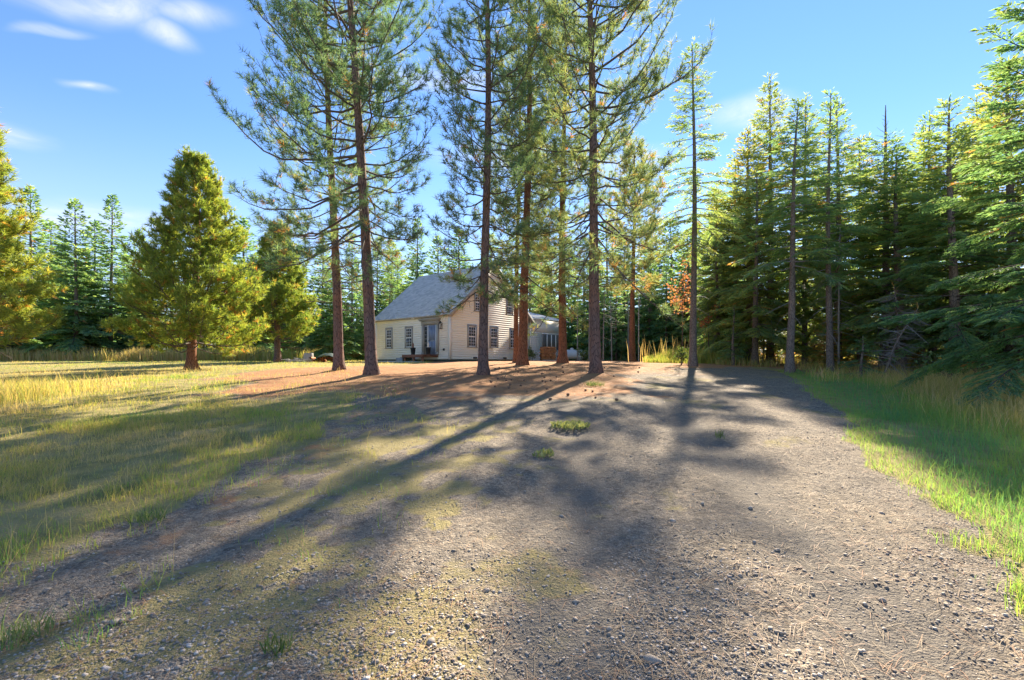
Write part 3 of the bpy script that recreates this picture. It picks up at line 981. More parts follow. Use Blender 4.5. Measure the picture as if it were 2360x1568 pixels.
def fir(name, loc, h, r0, Rmax, bare, live0, label, cat='fir tree', group=None, dens=1.0, seed=1, tint=0.35, leaf=(0.26, 0.05), droop=0.25, sway=0.06, lean=(0, 0), snag=0.0, gap=0.0, bl=0.42, whorl=0.42, yellow_top=0.0, dead_len=0.6, dead_tw=5):
    """limbs in whorls carrying flat drooping sprays"""
    global RNG
    RNG = np.random.default_rng(seed)
    rnd = random.Random(seed)
    root = empty(name, loc, 0, label, cat, group)
    tme, axis, rad = trunk_mesh(h, r0, sway, M['bark_fir'], n=10, rings=30, lean=lean, top_r=0.012, flare=0.4)
    link('trunk', tme, root)
    tb = TB()
    NB = []; ND = []; NL = []; NS = []; NT_ = []
    z = bare
    while z < h - 0.12:
        u = min(0.98, max(0.0, (z - live0) / (h - live0)))
        dead = z < live0 or (snag and z > h * (1 - snag))
        k = rnd.choice((3, 4, 5)) if not dead else rnd.choice((2, 3, 4))
        a0 = rnd.random() * 6.28
        for q in range(k):
            if rnd.random() < gap: continue
            az = a0 + q * 6.28 / k + rnd.uniform(-0.35, 0.35)
            zz = z + rnd.uniform(-0.14, 0.14)
            if zz > h - 0.05: continue
            prof = ((1 - u) ** 0.82 * min(1.0, 0.85 + u * 1.0) + 0.02) * rnd.uniform(0.62, 1.15)
            L = max(0.12, Rmax * prof)
            if dead: L = Rmax * dead_len * rnd.uniform(0.3, 0.9) * (1 if not snag or z < live0 else max(0.1, (1 - u) * 2.2))
            e0 = R(-12 + 45 * u ** 1.5 + rnd.uniform(-9, 9)); curl = -droop * (1 - u) + 0.12 + rnd.uniform(-0.08, 0.1)
            if dead: e0 = R(rnd.uniform(-28, 2)) if z < live0 else R(rnd.uniform(15, 45))
            st = axis(zz) + np.array([math.cos(az), math.sin(az), 0]) * rad(zz) * 0.6
            P = limb_path(st, az, L, e0, curl, 7, 0.04)
            rl = min(rad(zz) * 0.45, 0.006 + 0.007 * L)
            tb.add(P, rl * (1 - np.linspace(0, 1, len(P))) + 0.003, 4 if not dead else 3)
            nb = max(3, int(L / 0.105 * dens))
            if dead: nb = int(L * dead_tw)
            for b in range(nb):
                s = 0.12 + 0.87 * (b + rnd.random()) / nb
                p, t = at_path(P, min(s, 0.995))
                sd = np.cross(t, UP); sd /= np.linalg.norm(sd) + 1e-9
                sg = 1 if b % 2 else -1
                BL = (0.10 + bl * L * (1 - s) ** 0.7 * s ** 0.35) * rnd.uniform(0.7, 1.15)
                BL = min(BL, 0.95)
                dr = t * 0.75 + sd * sg * rnd.uniform(0.5, 0.95) + UP * rnd.uniform(-0.22, 0.12)
                dr /= np.linalg.norm(dr)
                if dead:
                    tb.add(np.stack([p, p + dr * BL * 0.35 + UP * rnd.uniform(-.03, .03), p + dr * BL * 0.7 - UP * 0.08 * BL]), np.array([0.004, 0.003, 0.002]), 3)
                    continue
                if BL > 0.3:
                    tb.add(np.stack([p, p + dr * BL - UP * 0.12 * BL]), np.array([0.005, 0.002]), 3)
                tv = tint + rnd.gauss(0, 0.10) + yellow_top * u
                if rnd.random() < 0.012: tv = rnd.uniform(0.85, 1)
                m_ = max(1, int(BL / (leaf[0] * 0.30) * dens))
                for c in range(m_):
                    sc_ = (c + 0.5) / m_
                    pb = p + dr * BL * sc_ - UP * 0.12 * BL * sc_ ** 2
                    for sg2 in ((1, -1) if m_ > 1 else (0,)):
                        d2 = dr * 0.85 + np.cross(dr, UP) * sg2 * rnd.uniform(0.45, 0.85) + UP * rnd.uniform(-0.28, 0.12)
                        NB.append(pb); ND.append(d2 / np.linalg.norm(d2)); NL.append(leaf[0] * rnd.uniform(0.6, 1.15)); NT_.append(tv + 0.12 * sc_)
                NB.append(p + dr * BL * 0.9 - UP * 0.1 * BL); ND.append(dr); NL.append(leaf[0] * 0.8); NT_.append(tv + 0.12)
            if not dead:
                pe, te = at_path(P, 1.0)
                NB.append(pe - te * 0.05); ND.append(te); NL.append(leaf[0]); NT_.append(tint + 0.15)
        z += whorl * rnd.uniform(0.7, 1.3) * (1 - 0.45 * u)
    for k in range(8 if not snag else 0):
        NB.append(axis(h - 0.06 * k)); d = UP + RNG.normal(0, 0.35, 3); ND.append(d / np.linalg.norm(d)); NL.append(leaf[0]); NT_.append(tint)
    Bp = np.array(NB); Dp = np.array(ND); Lp = np.array(NL)[:, None]; n = len(Bp)
    nrm = UP[None] * 1.0 + RNG.normal(0, 0.45, (n, 3))
    sd = np.cross(Dp, nrm); sd /= np.linalg.norm(sd, axis=1)[:, None] + 1e-9
    sd *= leaf[1] * 0.5 * RNG.uniform(0.7, 1.3, (n, 1))
    mid = Bp + Dp * Lp * 0.45 + RNG.normal(0, 0.008, (n, 3))
    tip = Bp + Dp * Lp - UP[None] * 0.10 * Lp
    v = np.stack([Bp, mid - sd, tip, mid + sd], 1).reshape(-1, 3)
    i = np.arange(n)[:, None] * 4
    f = np.concatenate([i + np.array([[0, 1, 2]]), i + np.array([[0, 2, 3]])])
    Vv, Qq = tb.arrays()
    V2 = np.concatenate([v, Vv]); Q2 = Qq + len(v)
    t = np.concatenate([np.clip(np.repeat(np.array(NT_), 4) + np.repeat(RNG.normal(0, 0.06, n), 4), 0, 1), np.zeros(len(Vv))])
    link('crown', mesh_np('crown', V2, [f, Q2], [M['fir'], M['limb'] if live0 <= bare + 0.6 else M['dead']], {'tint': t},
                          mat_idx=np.concatenate([np.zeros(len(f)), np.ones(len(Q2))])), root)
    return root


PG = 'tall pines standing along the drive before the house'
pine('pine_tree', TP['A'], 18.5, 0.158, 3.9, 2.9, 4.2, 'tall pine with dark furrowed trunk, right hand of the pair left of the house', group=PG, seed=11, tint=0.10, lean=(-0.050, 0.0), dens=0.72, az_bias=(3.2, 0.34))
pine('pine_tree', TP['B'], 16.5, 0.15, 2.9, 2.5, 4.0, 'reddish trunked pine, left hand of the pair standing left of the house', group=PG, seed=12, tint=0.32, dens=0.6, lean=(-0.018, 0), dead_tint=0.07)
pine('pine_tree', TP['C'], 17.0, 0.125, 2.2, 2.3, 2.7, 'curved dark trunked pine standing in front of the gable wall', group=PG, seed=13, tint=0.24, sway=0.16, lean=(-0.004, 0), dens=0.72)
pine('pine_tree', TP['D'], 18.0, 0.172, 2.9, 2.4, 2.9, 'thick reddish trunked pine covering the right corner of the gable wall', group=PG, bark_m=M['bark_red'], seed=14, tint=0.38, lean=(0.012, 0), dens=0.60, dead_tint=0.04)
pine('pine_tree', TP['E'], 15.0, 0.095, 2.0, 3.0, 3.6, 'thin red trunked pine close behind the thickest pine', group=PG, bark_m=M['bark_red'], seed=15, tint=0.38, dens=0.5)
pine('pine_tree', TP['F'], 17.5, 0.162, 2.8, 2.6, 3.0, 'red trunked pine before the white wing and its screened porch', group=PG, bark_m=M['bark_red'], seed=16, tint=0.42, dens=0.58, dead_tint=0.04)
pine('pine_tree', TP['G'], 17.5, 0.145, 3.1, 3.0, 3.9, 'straight purple brown pine at the drive edge, rightmost of the pines by the house', group=PG, seed=17, lean=(-0.032, 0), tint=0.34, dens=0.72, az_bias=(0.1, 0.12))
pine('pine_tree', at(441, 22), 9.9, 0.18, 3.45, 1.0, 1.1, 'full bushy young pine standing alone on the lawn', 'pine tree', seed=21, tint=0.31, dens=1.0, per=12, nlen=0.23, nw=0.026,
     whorl=0.235, shape='cone', needle_m=M['bush'], bark_m=M['bark_red'], single_limbs=False, curl0=0.34, spread=1.0, dead_tint=0.04)
pine('pine_tree', at(-95, 17), 11.5, 0.22, 3.2, 1.2, 1.5, 'golden green pine cut by the left edge of the picture', 'pine tree', seed=22, tint=0.43, dens=0.8, per=13, nlen=0.26, nw=0.026, whorl=0.27,
     shape='cone', needle_m=M['bush'], single_limbs=False, curl0=0.3, dead_tint=0.05)
pine('pine_tree', at(1457, 31), 14.0, 0.17, 2.4, 3.2, 5.0, 'tan trunked pine beside the thin metal pole beyond the drive', 'pine tree', seed=23, tint=0.62, dens=0.8, per=14, nlen=0.24, nw=0.022, bark_m=M['bark_red'], single_limbs=False, dead_tint=0.05)
pine('pine_tree', at(640, 34), 9.8, 0.2, 3.4, 1.2, 1.5, 'broad yellow green pine behind the bushy one on the lawn', 'pine tree', seed=24, tint=0.32, dens=0.7, per=11, nlen=0.32, nw=0.042, whorl=0.32, shape='cone',
     needle_m=M['bush'], single_limbs=False, dead_tint=0.06)

# the firs at the right, front row
RG = 'firs of the wood right of the drive'
fir('fir_tree', at(1597, 20), 13.3, 0.135, 2.2, 2.4, 5.0, 'tall slender fir with bare lower trunk, standing alone where the drive ends', group=RG, seed=31, tint=0.42, dens=1.0, gap=0.08, leaf=(0.20, 0.038), droop=0.35, lean=(-0.003, 0), dead_len=0.8)
fir('fir_tree', at(1819, 17), 9.6, 0.115, 2.1, 1.6, 3.6, 'fir with pale bare trunk, leftmost of the two at the grass edge', group=RG, seed=32, tint=0.30, dens=1.05, leaf=(0.20, 0.045), lean=(0.045, 0.0), gap=0.1)
fir('fir_tree', at(1913, 17.5), 10.1, 0.10, 2.0, 1.4, 3.4, 'thin fir with bare grey trunk, right of the two at the grass edge', group=RG, seed=33, tint=0.30, dens=1.05, leaf=(0.20, 0.045), lean=(0.004, 0.0), gap=0.1)
fir('fir_tree', at(2040, 19.0), 10.3, 0.15, 2.8, 1.2, 2.0, 'fir with a bare broken grey top in the wood on the right', group=RG, seed=34, tint=0.36, dens=1.1, leaf=(0.22, 0.05), snag=0.13)
fir('fir_tree', at(2425, 9.6), 9.2, 0.20, 2.9, 0.5, 0.6, 'big near fir with drooping blue green boughs at the right edge', group=RG, seed=35, tint=0.08, dens=1.35, leaf=(0.15, 0.031), droop=0.24, yellow_top=0.16, bl=0.46)
fir('fir_tree', at(2200, 15.0), 8.8, 0.14, 2.7, 0.5, 0.6, 'broad dark green fir left of the big near fir at the right edge', group=RG, seed=36, tint=0.25, dens=1.2, leaf=(0.19, 0.045), yellow_top=0.25)
fir('fir_tree', at(1985, 15.2), 1.3, 0.03, 0.75, 0.12, 0.14, 'small dark fir sapling at the foot of the wood on the right', group=None, seed=37, tint=0.15, dens=1.2, leaf=(0.12, 0.022), whorl=0.16)
fir('fir_tree', at(1690, 21.5), 2.6, 0.05, 0.9, 0.15, 0.2, 'young green fir just right of the tall slender fir', group=None, seed=38, tint=0.3, dens=1.0, leaf=(0.15, 0.03), whorl=0.22)

for px, d, h, a, lb, sd in ((2035, 15.0, 2.3, 0.35, 'dead grey young fir leaning at the edge of the wood right of the sapling', 61), (2085, 15.9, 3.0, -0.25, 'taller dead grey young fir behind the leaning dead one', 62)):
    o = fir('dead_fir', at(px, d), h, 0.03, 1.5, 0.25, 99, lb, 'dead tree', seed=sd, tint=0.9, whorl=0.22, dead_len=0.75, dead_tw=16)
    o.rotation_euler = (0.12, a, 0)
# kinds used again in the rows behind
proto = [fir('fir_tree', at(1775, 24), 14.2, 0.16, 3.1, 1.3, 2.2, 'tall pointed fir, highest of the row at the left of the wood', group=RG, seed=41, tint=0.50, dens=1.0, leaf=(0.26, 0.056), whorl=0.40),
         fir('fir_tree', at(1930, 21), 11.5, 0.15, 2.9, 1.2, 2.0, 'dark fir with a narrow top behind the thin bare trunk', group=RG, seed=42, tint=0.42, dens=1.0, leaf=(0.26, 0.056), whorl=0.40),
         fir('fir_tree', at(2120, 21), 10.4, 0.16, 3.1, 0.8, 1.3, 'green fir standing between the broken top and the broad dark fir', group=RG, seed=43, tint=0.47, dens=1.0, leaf=(0.26, 0.056), whorl=0.40),
         fir('fir_tree', at(2330, 15.5), 10.2, 0.17, 3.2, 0.6, 0.8, 'tall fir lit yellow green, behind the big near fir', group=RG, seed=44, tint=0.42, dens=1.0, leaf=(0.24, 0.06), yellow_top=0.3, whorl=0.36),
         fir('fir_tree', at(255, 50), 17.0, 0.2, 4.0, 0.3, 0.4, 'dark blue green fir in the far row, left of the bushy pine', group='firs of the far row beyond the lawn', seed=45, tint=0.22, dens=0.72, leaf=(0.46, 0.17), whorl=0.46),
         fir('fir_tree', at(175, 47), 15.4, 0.2, 4.3, 0.2, 0.3, 'broad dark fir in the far row between the edge pine and the bushy pine', group='firs of the far row beyond the lawn', seed=46, tint=0.25, dens=0.72, leaf=(0.46, 0.17), whorl=0.46)]
PH = [14.2, 11.5, 10.4, 10.2, 17.0, 15.4]


def fir_copy(k, px, d, h, label, group, spread=None):
    o = copy_tree(proto[k])
    x, y, z = at(px, d)
    o.location = (x, y, z - 0.05)
    s = h / PH[k]
    if spread is None: spread = random.uniform(0.8, 1.3)
    o.scale = (s * spread, s * spread, s)
    o.rotation_euler = (0, 0, random.uniform(0, 6.28))
    o['label'] = label; o['group'] = group
    return o


random.seed(5)
LR = 'firs of the far row beyond the lawn'
far_left = [(70, 50, 17.6, 4, 'tall fir rising directly right of the pine at the left edge'),
            (120, 55, 15.5, 5, 'fir half hidden behind the tall one near the left edge'),
            (215, 56, 16.0, 4, 'narrow fir top between two broad firs of the far row'),
            (320, 54, 14.5, 5, 'fir peeping out at the left flank of the bushy pine'),
            (395, 52, 14.0, 4, 'fir straight behind the trunk of the bushy pine'),
            (560, 50, 14.5, 5, 'dark fir in the gap between the bushy pine and the broad yellow green pine'),
            (690, 48, 11.5, 4, 'dark fir behind the right flank of the broad yellow green pine'),
            (745, 50, 12.5, 5, 'fir seen between the two trunks left of the house'),
            (812, 46, 12.0, 4, 'low boughed fir just left of the house front'),
            (20, 46, 13.5, 5, 'fir standing behind the boughs of the left edge pine'),
            (-90, 48, 15.0, 4, 'fir at the far left behind the edge pine'),
            (480, 58, 15.5, 4, 'fir behind the top of the bushy pine'),
            (150, 60, 14.5, 5, 'low fir behind the two tops near the left edge pine'), (285, 59, 13.5, 4, 'fir filling the gap left of the bushy pine'), (600, 57, 13.0, 5, 'fir behind the crown of the broad pine'), (650, 55, 12.5, 4, 'fir seen above the broad pine left of the trunks')]
for px, d, h, k, lb in far_left:
    fir_copy(k, px, d, h, lb, LR)
HR = 'trees of the wood behind the house'
behind = [(868, 56, 13.5, 4, 'fir rising over the left slope of the roof'), (905, 60, 14.5, 5, 'sunlit fir above the left end of the ridge'),
          (960, 58, 16.8, 4, 'pointed fir above the ridge, highest behind the roof'), (1010, 62, 15.5, 5, 'fir above the middle of the ridge'),
          (1060, 60, 16.0, 4, 'fir behind the roof, left of the curved trunk'), (1130, 58, 15.0, 5, 'fir behind the gable top'),
          (1180, 62, 16.0, 4, 'fir behind the thickest pine and the house'), (1250, 60, 14.5, 5, 'fir behind the wing roof'),
          (1310, 56, 14.0, 4, 'dark fir behind the white tank'), (1345, 52, 13.0, 5, 'dark fir right of the white tank'),
          (1400, 54, 15.5, 4, 'fir just right of the pine at the drive edge, far back'), (1440, 50, 13.0, 5, 'low dark fir left of the metal pole'),
          (1500, 48, 13.5, 4, 'fir right of the metal pole, far back'), (1545, 52, 15.0, 5, 'fir behind the dying orange limb'),
          (1600, 46, 13.0, 4, 'fir behind the foot of the tall slender fir'), (1650, 44, 13.5, 5, 'fir deep behind the sunlit grass bank')]
behind += [(1375, 42, 9.5, 5, 'broad fir behind the drive edge pine, mid distance'), (1420, 40, 8.5, 4, 'fir left of the tan pine, mid distance'), (1495, 41, 10.0, 5, 'fir right of the service pole, mid distance'),
           (1535, 38, 8.0, 4, 'fir left of the dying orange limb, mid distance'), (1585, 39, 10.5, 5, 'fir behind the dying orange limb, mid distance'), (1270, 48, 11.0, 5, 'fir over the wing roof, mid distance'), (1220, 50, 12.5, 4, 'fir over the right slope of the house roof'),
           (900, 49, 9.5, 5, 'broad fir touching the left slope of the roof'), (770, 41, 8.5, 5, 'low broad fir behind the left pine pair'), (840, 43, 9.0, 4, 'low fir touching the left end of the house')]
for px, d, h, k, lb in behind:
    fir_copy(k, px, d, h, lb, HR)
front = [(1655, 26, 10.5, 1, 'fir close behind the tall slender fir on its right'), (1648, 31, 12.5, 0, 'fir deeper in, right of the tall slender fir'), (1728, 25, 13.5, 3, 'full fir left of the highest pointed fir'), (1700, 27, 12.5, 1, 'fir behind the young fir beside the tall slender one'), (1740, 22, 10.0, 2, 'low bushy fir left of the bare pale trunk'),
         (1855, 23, 14.2, 0, 'pointed fir right behind the bare pale trunk'), (1880, 27, 12.0, 2, 'fir in the gap between the two bare trunks'),
         (1985, 24, 12.6, 3, 'fir behind the small sapling'), (2075, 18, 9.0, 2, 'low fir right of the broken top'),
         (2150, 19, 11.2, 1, 'fir with its top just left of the broad dark fir'), (2255, 18, 11.4, 0, 'narrow fir between the broad dark fir and the lit one'),
         (2290, 22, 13.0, 3, 'fir deep behind the big near fir')]
for px, d, h, k, lb in front:
    fir_copy(k, px, d, h * 0.9, lb, RG)
DG = 'firs deep inside the wood on the right'
for r_, d in enumerate((30, 60, 64)):
    for px in np.arange(1670 + 30 * r_, 2600, (210, 130, 130)[r_]):
        fir_copy(random.choice((0, 1, 2, 3) if r_ < 1 else (4, 5)), px + random.uniform(-30, 30), d + random.uniform(-2, 2), random.uniform(9.5, 12.0),
                 'fir standing deep inside the wood right of the drive', DG)
yf = fir('young_fir', at(1760, 33), 3.4, 0.05, 1.25, 0.1, 0.12, 'young sunlit fir in the opening behind the first trees of the wood', group='young firs in the opening behind the wood', seed=47, tint=0.74, dens=0.9, leaf=(0.26, 0.075), whorl=0.30)
for k in range(34):
    o = copy_tree(yf)
    px = random.uniform(1640, 2500); d = random.uniform(29, 43)
    x, y, z = at(px, d); o.location = (x, y, z - 0.05); s_ = random.uniform(0.6, 1.45); o.scale = (s_ * 1.15, s_ * 1.15, s_); o.rotation_euler = (0, 0, random.uniform(0, 6.28))
for k in range(16):
    o = copy_tree(yf)
    px = random.uniform(1680, 2300); d = random.uniform(18.5, 27)
    x, y, z = at(px, d); o.location = (x, y, z - 0.05); s_ = random.uniform(0.25, 0.75); o.scale = (s_ * 1.25, s_ * 1.25, s_); o.rotation_euler = (0, 0, random.uniform(0, 6.28))
    o['label'] = 'low olive fir sapling under the tall firs of the wood'; o['group'] = 'saplings under the wood on the right'; o.name = 'fir_sapling'
for px, d in ((2560, 14), (2700, 18), (2950, 15)):
    fir_copy(random.choice((0, 1, 2, 3)), px, d, random.uniform(8.5, 10.5), 'unseen fir past the right edge of the picture, added for its shadow', 'unseen firs added past the right edge')  # unseen firs beyond the frame, added to cast shadows
for px in np.arange(-500, 1700, 78):
    fir_copy(random.choice((4, 5)), px + random.uniform(-30, 30), random.uniform(66, 76), random.uniform(13, 16.5), 'fir far back in the wood beyond house and lawn', 'firs far back in the wood')
# ------------------------------------------------------------------ the house
M['white'] = simple('cream_white_paint', (0.86, 0.82, 0.735), 0.55, 0.05, 1.5, bump=0.05)
M['white2'] = simple('white_paint', (0.86, 0.86, 0.86), 0.5, 0.04, 1.5, bump=0.05)
M['trim'] = simple('taupe_trim', (0.36, 0.33, 0.295), 0.6, 0.1, 3.0, bump=0.05)
M['glass'] = simple('window_glass', (0.02, 0.024, 0.028), 0.08, 0.1, 3.0, bump=0.02, spec=0.6)
M['door'] = simple('blue_grey_door', (0.20, 0.25, 0.36), 0.45, 0.08, 3.0, bump=0.05)
M['deck'] = simple('red_brown_planks', (0.26, 0.11, 0.065), 0.7, 0.25, 6.0, bump=0.3)
M['grey'] = simple('weathered_grey_planks', (0.30, 0.31, 0.32), 0.8, 0.15, 6.0, bump=0.2)
M['black'] = simple('black_metal', (0.025, 0.025, 0.028), 0.45, 0.2, 5.0)
M['lamp_glass'] = simple('frosted_glass', (0.75, 0.66, 0.55), 0.3, 0.05, 5.0)
M['found'] = simple('dark_foundation', (0.07, 0.09, 0.075), 0.85, 0.3, 4.0, bump=0.3)
M['screen'] = simple('insect_screen', (0.13, 0.13, 0.125), 0.7, 0.3, 2.0)
M['metal_roof'] = simple('pale_metal_roof', (0.68, 0.68, 0.67), 0.4, 0.06, 2.0, metallic=0.2)
M['wood_end'] = simple('split_firewood', (0.50, 0.22, 0.09), 0.85, 0.45, 14.0, bump=0.4)
M['tank'] = simple('white_tank_paint', (0.78, 0.80, 0.83), 0.35, 0.04, 2.0)
M['concrete'] = simple('pale_concrete', (0.45, 0.42, 0.38), 0.85, 0.15, 5.0, bump=0.25)
M['stump'] = simple('grey_stump_wood', (0.36, 0.33, 0.30), 0.9, 0.35, 10.0, bump=0.5)
M['tarp'] = simple('dark_green_tarp', (0.03, 0.06, 0.045), 0.5, 0.3, 4.0)


def roof_material():
    mt, t, out = mat('grey_shingles')
    a = t.node('ShaderNodeNewGeometry').outputs['Random Per Island']
    o = t.node('ShaderNodeTexCoord').outputs['Object']
    c = t.ramp(a, [(0.0, (0.38, 0.43, 0.48)), (0.5, (0.50, 0.54, 0.58)), (1.0, (0.60, 0.63, 0.66))])
    n = t.noise(1.2, 5, 0.65, o)
    c = t.mix(t.rng(n, 0.35, 0.75, 0.0, 0.5), c, (0.44, 0.48, 0.51, 1))
    principled(t, out, c, 0.85, t.noise(80.0, 3, 0.6, o), 0.3, 0.01)
    return mt


M['roof'] = roof_material()
KX, KY = (1349.3 - 1536) / 1452 * 31.0, 31.0
HROT = math.atan2(0.77, 0.64)
GX_, LY_ = 8.5, 8.0          # gable wall along local x, front wall along local y
Z0, ZE, ZR = 0.16, 3.2, 6.85
house = empty('house', (KX, KY, EYE), HROT, 'cream white clapboard house with steep grey shingled roof behind the pines', 'house')


def hbox(name, m_, parent, *b):
    return MB().box(*b).build(name, m_, parent)


hbox('wall', M['white'], house, 0.012, GX_ - 0.012, 0.012, LY_ - 0.012, Z0, ZE)
g = MB()
sl = (ZR - ZE) / (GX_ / 2)
g.add([(0.012, 0.012, ZE), (GX_ - 0.012, 0.012, ZE), (GX_ / 2, 0.012, ZR - 0.05), (0.012, LY_ - 0.012, ZE), (GX_ - 0.012, LY_ - 0.012, ZE), (GX_ / 2, LY_ - 0.012, ZR - 0.05)],
      [(0, 1, 2), (4, 3, 5), (0, 2, 5, 3), (2, 1, 4, 5)])
g.build('wall', M['white'], house)
hbox('foundation', M['found'], house, 0.05, GX_ - 0.05, 0.05, LY_ - 0.05, -0.7, Z0)
EXP = 0.152


def clap_x(x0, x1, y, z, m_, parent, out=-1):
    """one lapped board along x on the wall plane y, thicker at its lower edge"""
    a, b = 0.004, 0.019
    MB().add([(x0, y, z), (x1, y, z), (x1, y + out * b, z), (x0, y + out * b, z), (x0, y, z + EXP + 0.02), (x1, y, z + EXP + 0.02), (x1, y + out * a, z + EXP + 0.02), (x0, y + out * a, z + EXP + 0.02)],
             [(0, 1, 2, 3), (3, 2, 6, 7), (7, 6, 5, 4), (0, 3, 7, 4), (1, 5, 6, 2)]).build('clapboard', m_, parent)


def clap_y(y0, y1, x, z, m_, parent, out=-1):
    a, b = 0.004, 0.019
    MB().add([(x, y0, z), (x, y1, z), (x + out * b, y1, z), (x + out * b, y0, z), (x, y0, z + EXP + 0.02), (x, y1, z + EXP + 0.02), (x + out * a, y1, z + EXP + 0.02), (x + out * a, y0, z + EXP + 0.02)],
             [(3, 2, 1, 0), (7, 6, 2, 3), (4, 5, 6, 7), (4, 7, 3, 0), (2, 6, 5, 1)]).build('clapboard', m_, parent)


zb = Z0
while zb < ZR - 0.35:
    top = zb + EXP
    ins = max(0.0, (top - ZE) / sl)
    clap_x(0.10 + ins, GX_ - 0.10 - ins, 0.0, zb, M['white'], house)
    if zb < ZE - 0.30:
        clap_y(0.10, LY_ - 0.10, 0.0, zb, M['white'], house)
    zb += EXP
for (x0, x1, y0, y1) in ((-0.035, 0.10, -0.035, 0.10), (GX_ - 0.10, GX_ + 0.035, -0.035, 0.10), (-0.035, 0.10, LY_ - 0.10, LY_ + 0.035)):
    hbox('corner_board', M['white'], house, x0, x1, y0, y1, Z0 - 0.01, ZE - 0.02)
hbox('frieze_board', M['white'], house, -0.032, -0.003, 0.10, LY_ - 0.10, ZE - 0.34, ZE - 0.02)

# roof: two slopes with real thickness, lapped shingles on both
OV = 0.22
slope_len = math.hypot(GX_ / 2 + OV, (GX_ / 2 + OV) * sl)
ct, st_ = (GX_ / 2) / math.hypot(GX_ / 2, ZR - ZE), (ZR - ZE) / math.hypot(GX_ / 2, ZR - ZE)
roof = None
for side in (0, 1):
    def rp(a, y, hgt, side=side):
        x = GX_ / 2 - a * ct - hgt * st_ * -1 * -1
        x = GX_ / 2 - a * ct - hgt * st_
        z = ZR + 0.03 - a * st_ + hgt * ct
        if side: x = GX_ - x
        return (x, y, z)
    b = MB()
    v = [rp(a, y, hgt) for hgt in (-0.09, 0.0) for a in (0.0, slope_len) for y in (-OV, LY_ + OV)]
    fcs = [(0, 1, 3, 2), (4, 6, 7, 5), (0, 4, 5, 1), (1, 5, 7, 3), (3, 7, 6, 2), (2, 6, 4, 0)]
    o = b.add(v, fcs).build('roof', M['roof'], house)
    b = MB(); rnd = random.Random(3 + side)
    a = slope_len + 0.02
    row = 0
    while a > 0.05:
        y = -OV - 0.02 - (0.14 if row % 2 else 0)
        while y < LY_ + OV:
            wd = rnd.uniform(0.2, 0.34)
            y0, y1 = max(y, -OV - 0.02), min(y + wd - 0.006, LY_ + OV + 0.02)
            if y1 - y0 > 0.03:
                aa = a + rnd.uniform(-0.014, 0.014); th = rnd.uniform(0.022, 0.036)
                up = max(0.0, a - 0.20)
                v = [rp(aa, y0, 0.002), rp(aa, y1, 0.002), rp(aa, y1, th), rp(aa, y0, th), rp(up, y0, 0.006), rp(up, y1, 0.006)]
                b.add(v, [(0, 1, 2, 3), (3, 2, 5, 4), (0, 3, 4), (1, 5, 2)])
            y += wd
        a -= 0.165; row += 1
    s_ = b.build('shingle', M['roof'], o); s_['kind'] = 'stuff'
    # rake and eave boards
    for y in (-OV - 0.03, LY_ + OV):
        v = [rp(a, yy, hgt) for hgt in (-0.24, -0.005) for a in (0.02, slope_len - 0.01) for yy in (y, y + 0.03)]
        MB().add(v, fcs).build('rake_board', M['trim'], house)
    v = [rp(slope_len + q, yy, hgt) for hgt in (-0.13, -0.005) for q in (0.0, 0.03) for yy in (-OV - 0.03, LY_ + OV + 0.03)]
    MB().add(v, fcs).build('eave_board', M['trim'], house)
    v = [rp(q, yy, hgt) for hgt in (-0.13, -0.10) for q in (slope_len - OV / ct + 0.03, slope_len - 0.005) for yy in (-OV, LY_ + OV)]
    MB().add(v, fcs).build('soffit', M['trim'], house)
MB().tube([(GX_ / 2, -OV - 0.02, ZR + 0.045), (GX_ / 2, LY_ + OV + 0.02, ZR + 0.045)], 0.05, 6).build('ridge_cap', M['roof'], house)


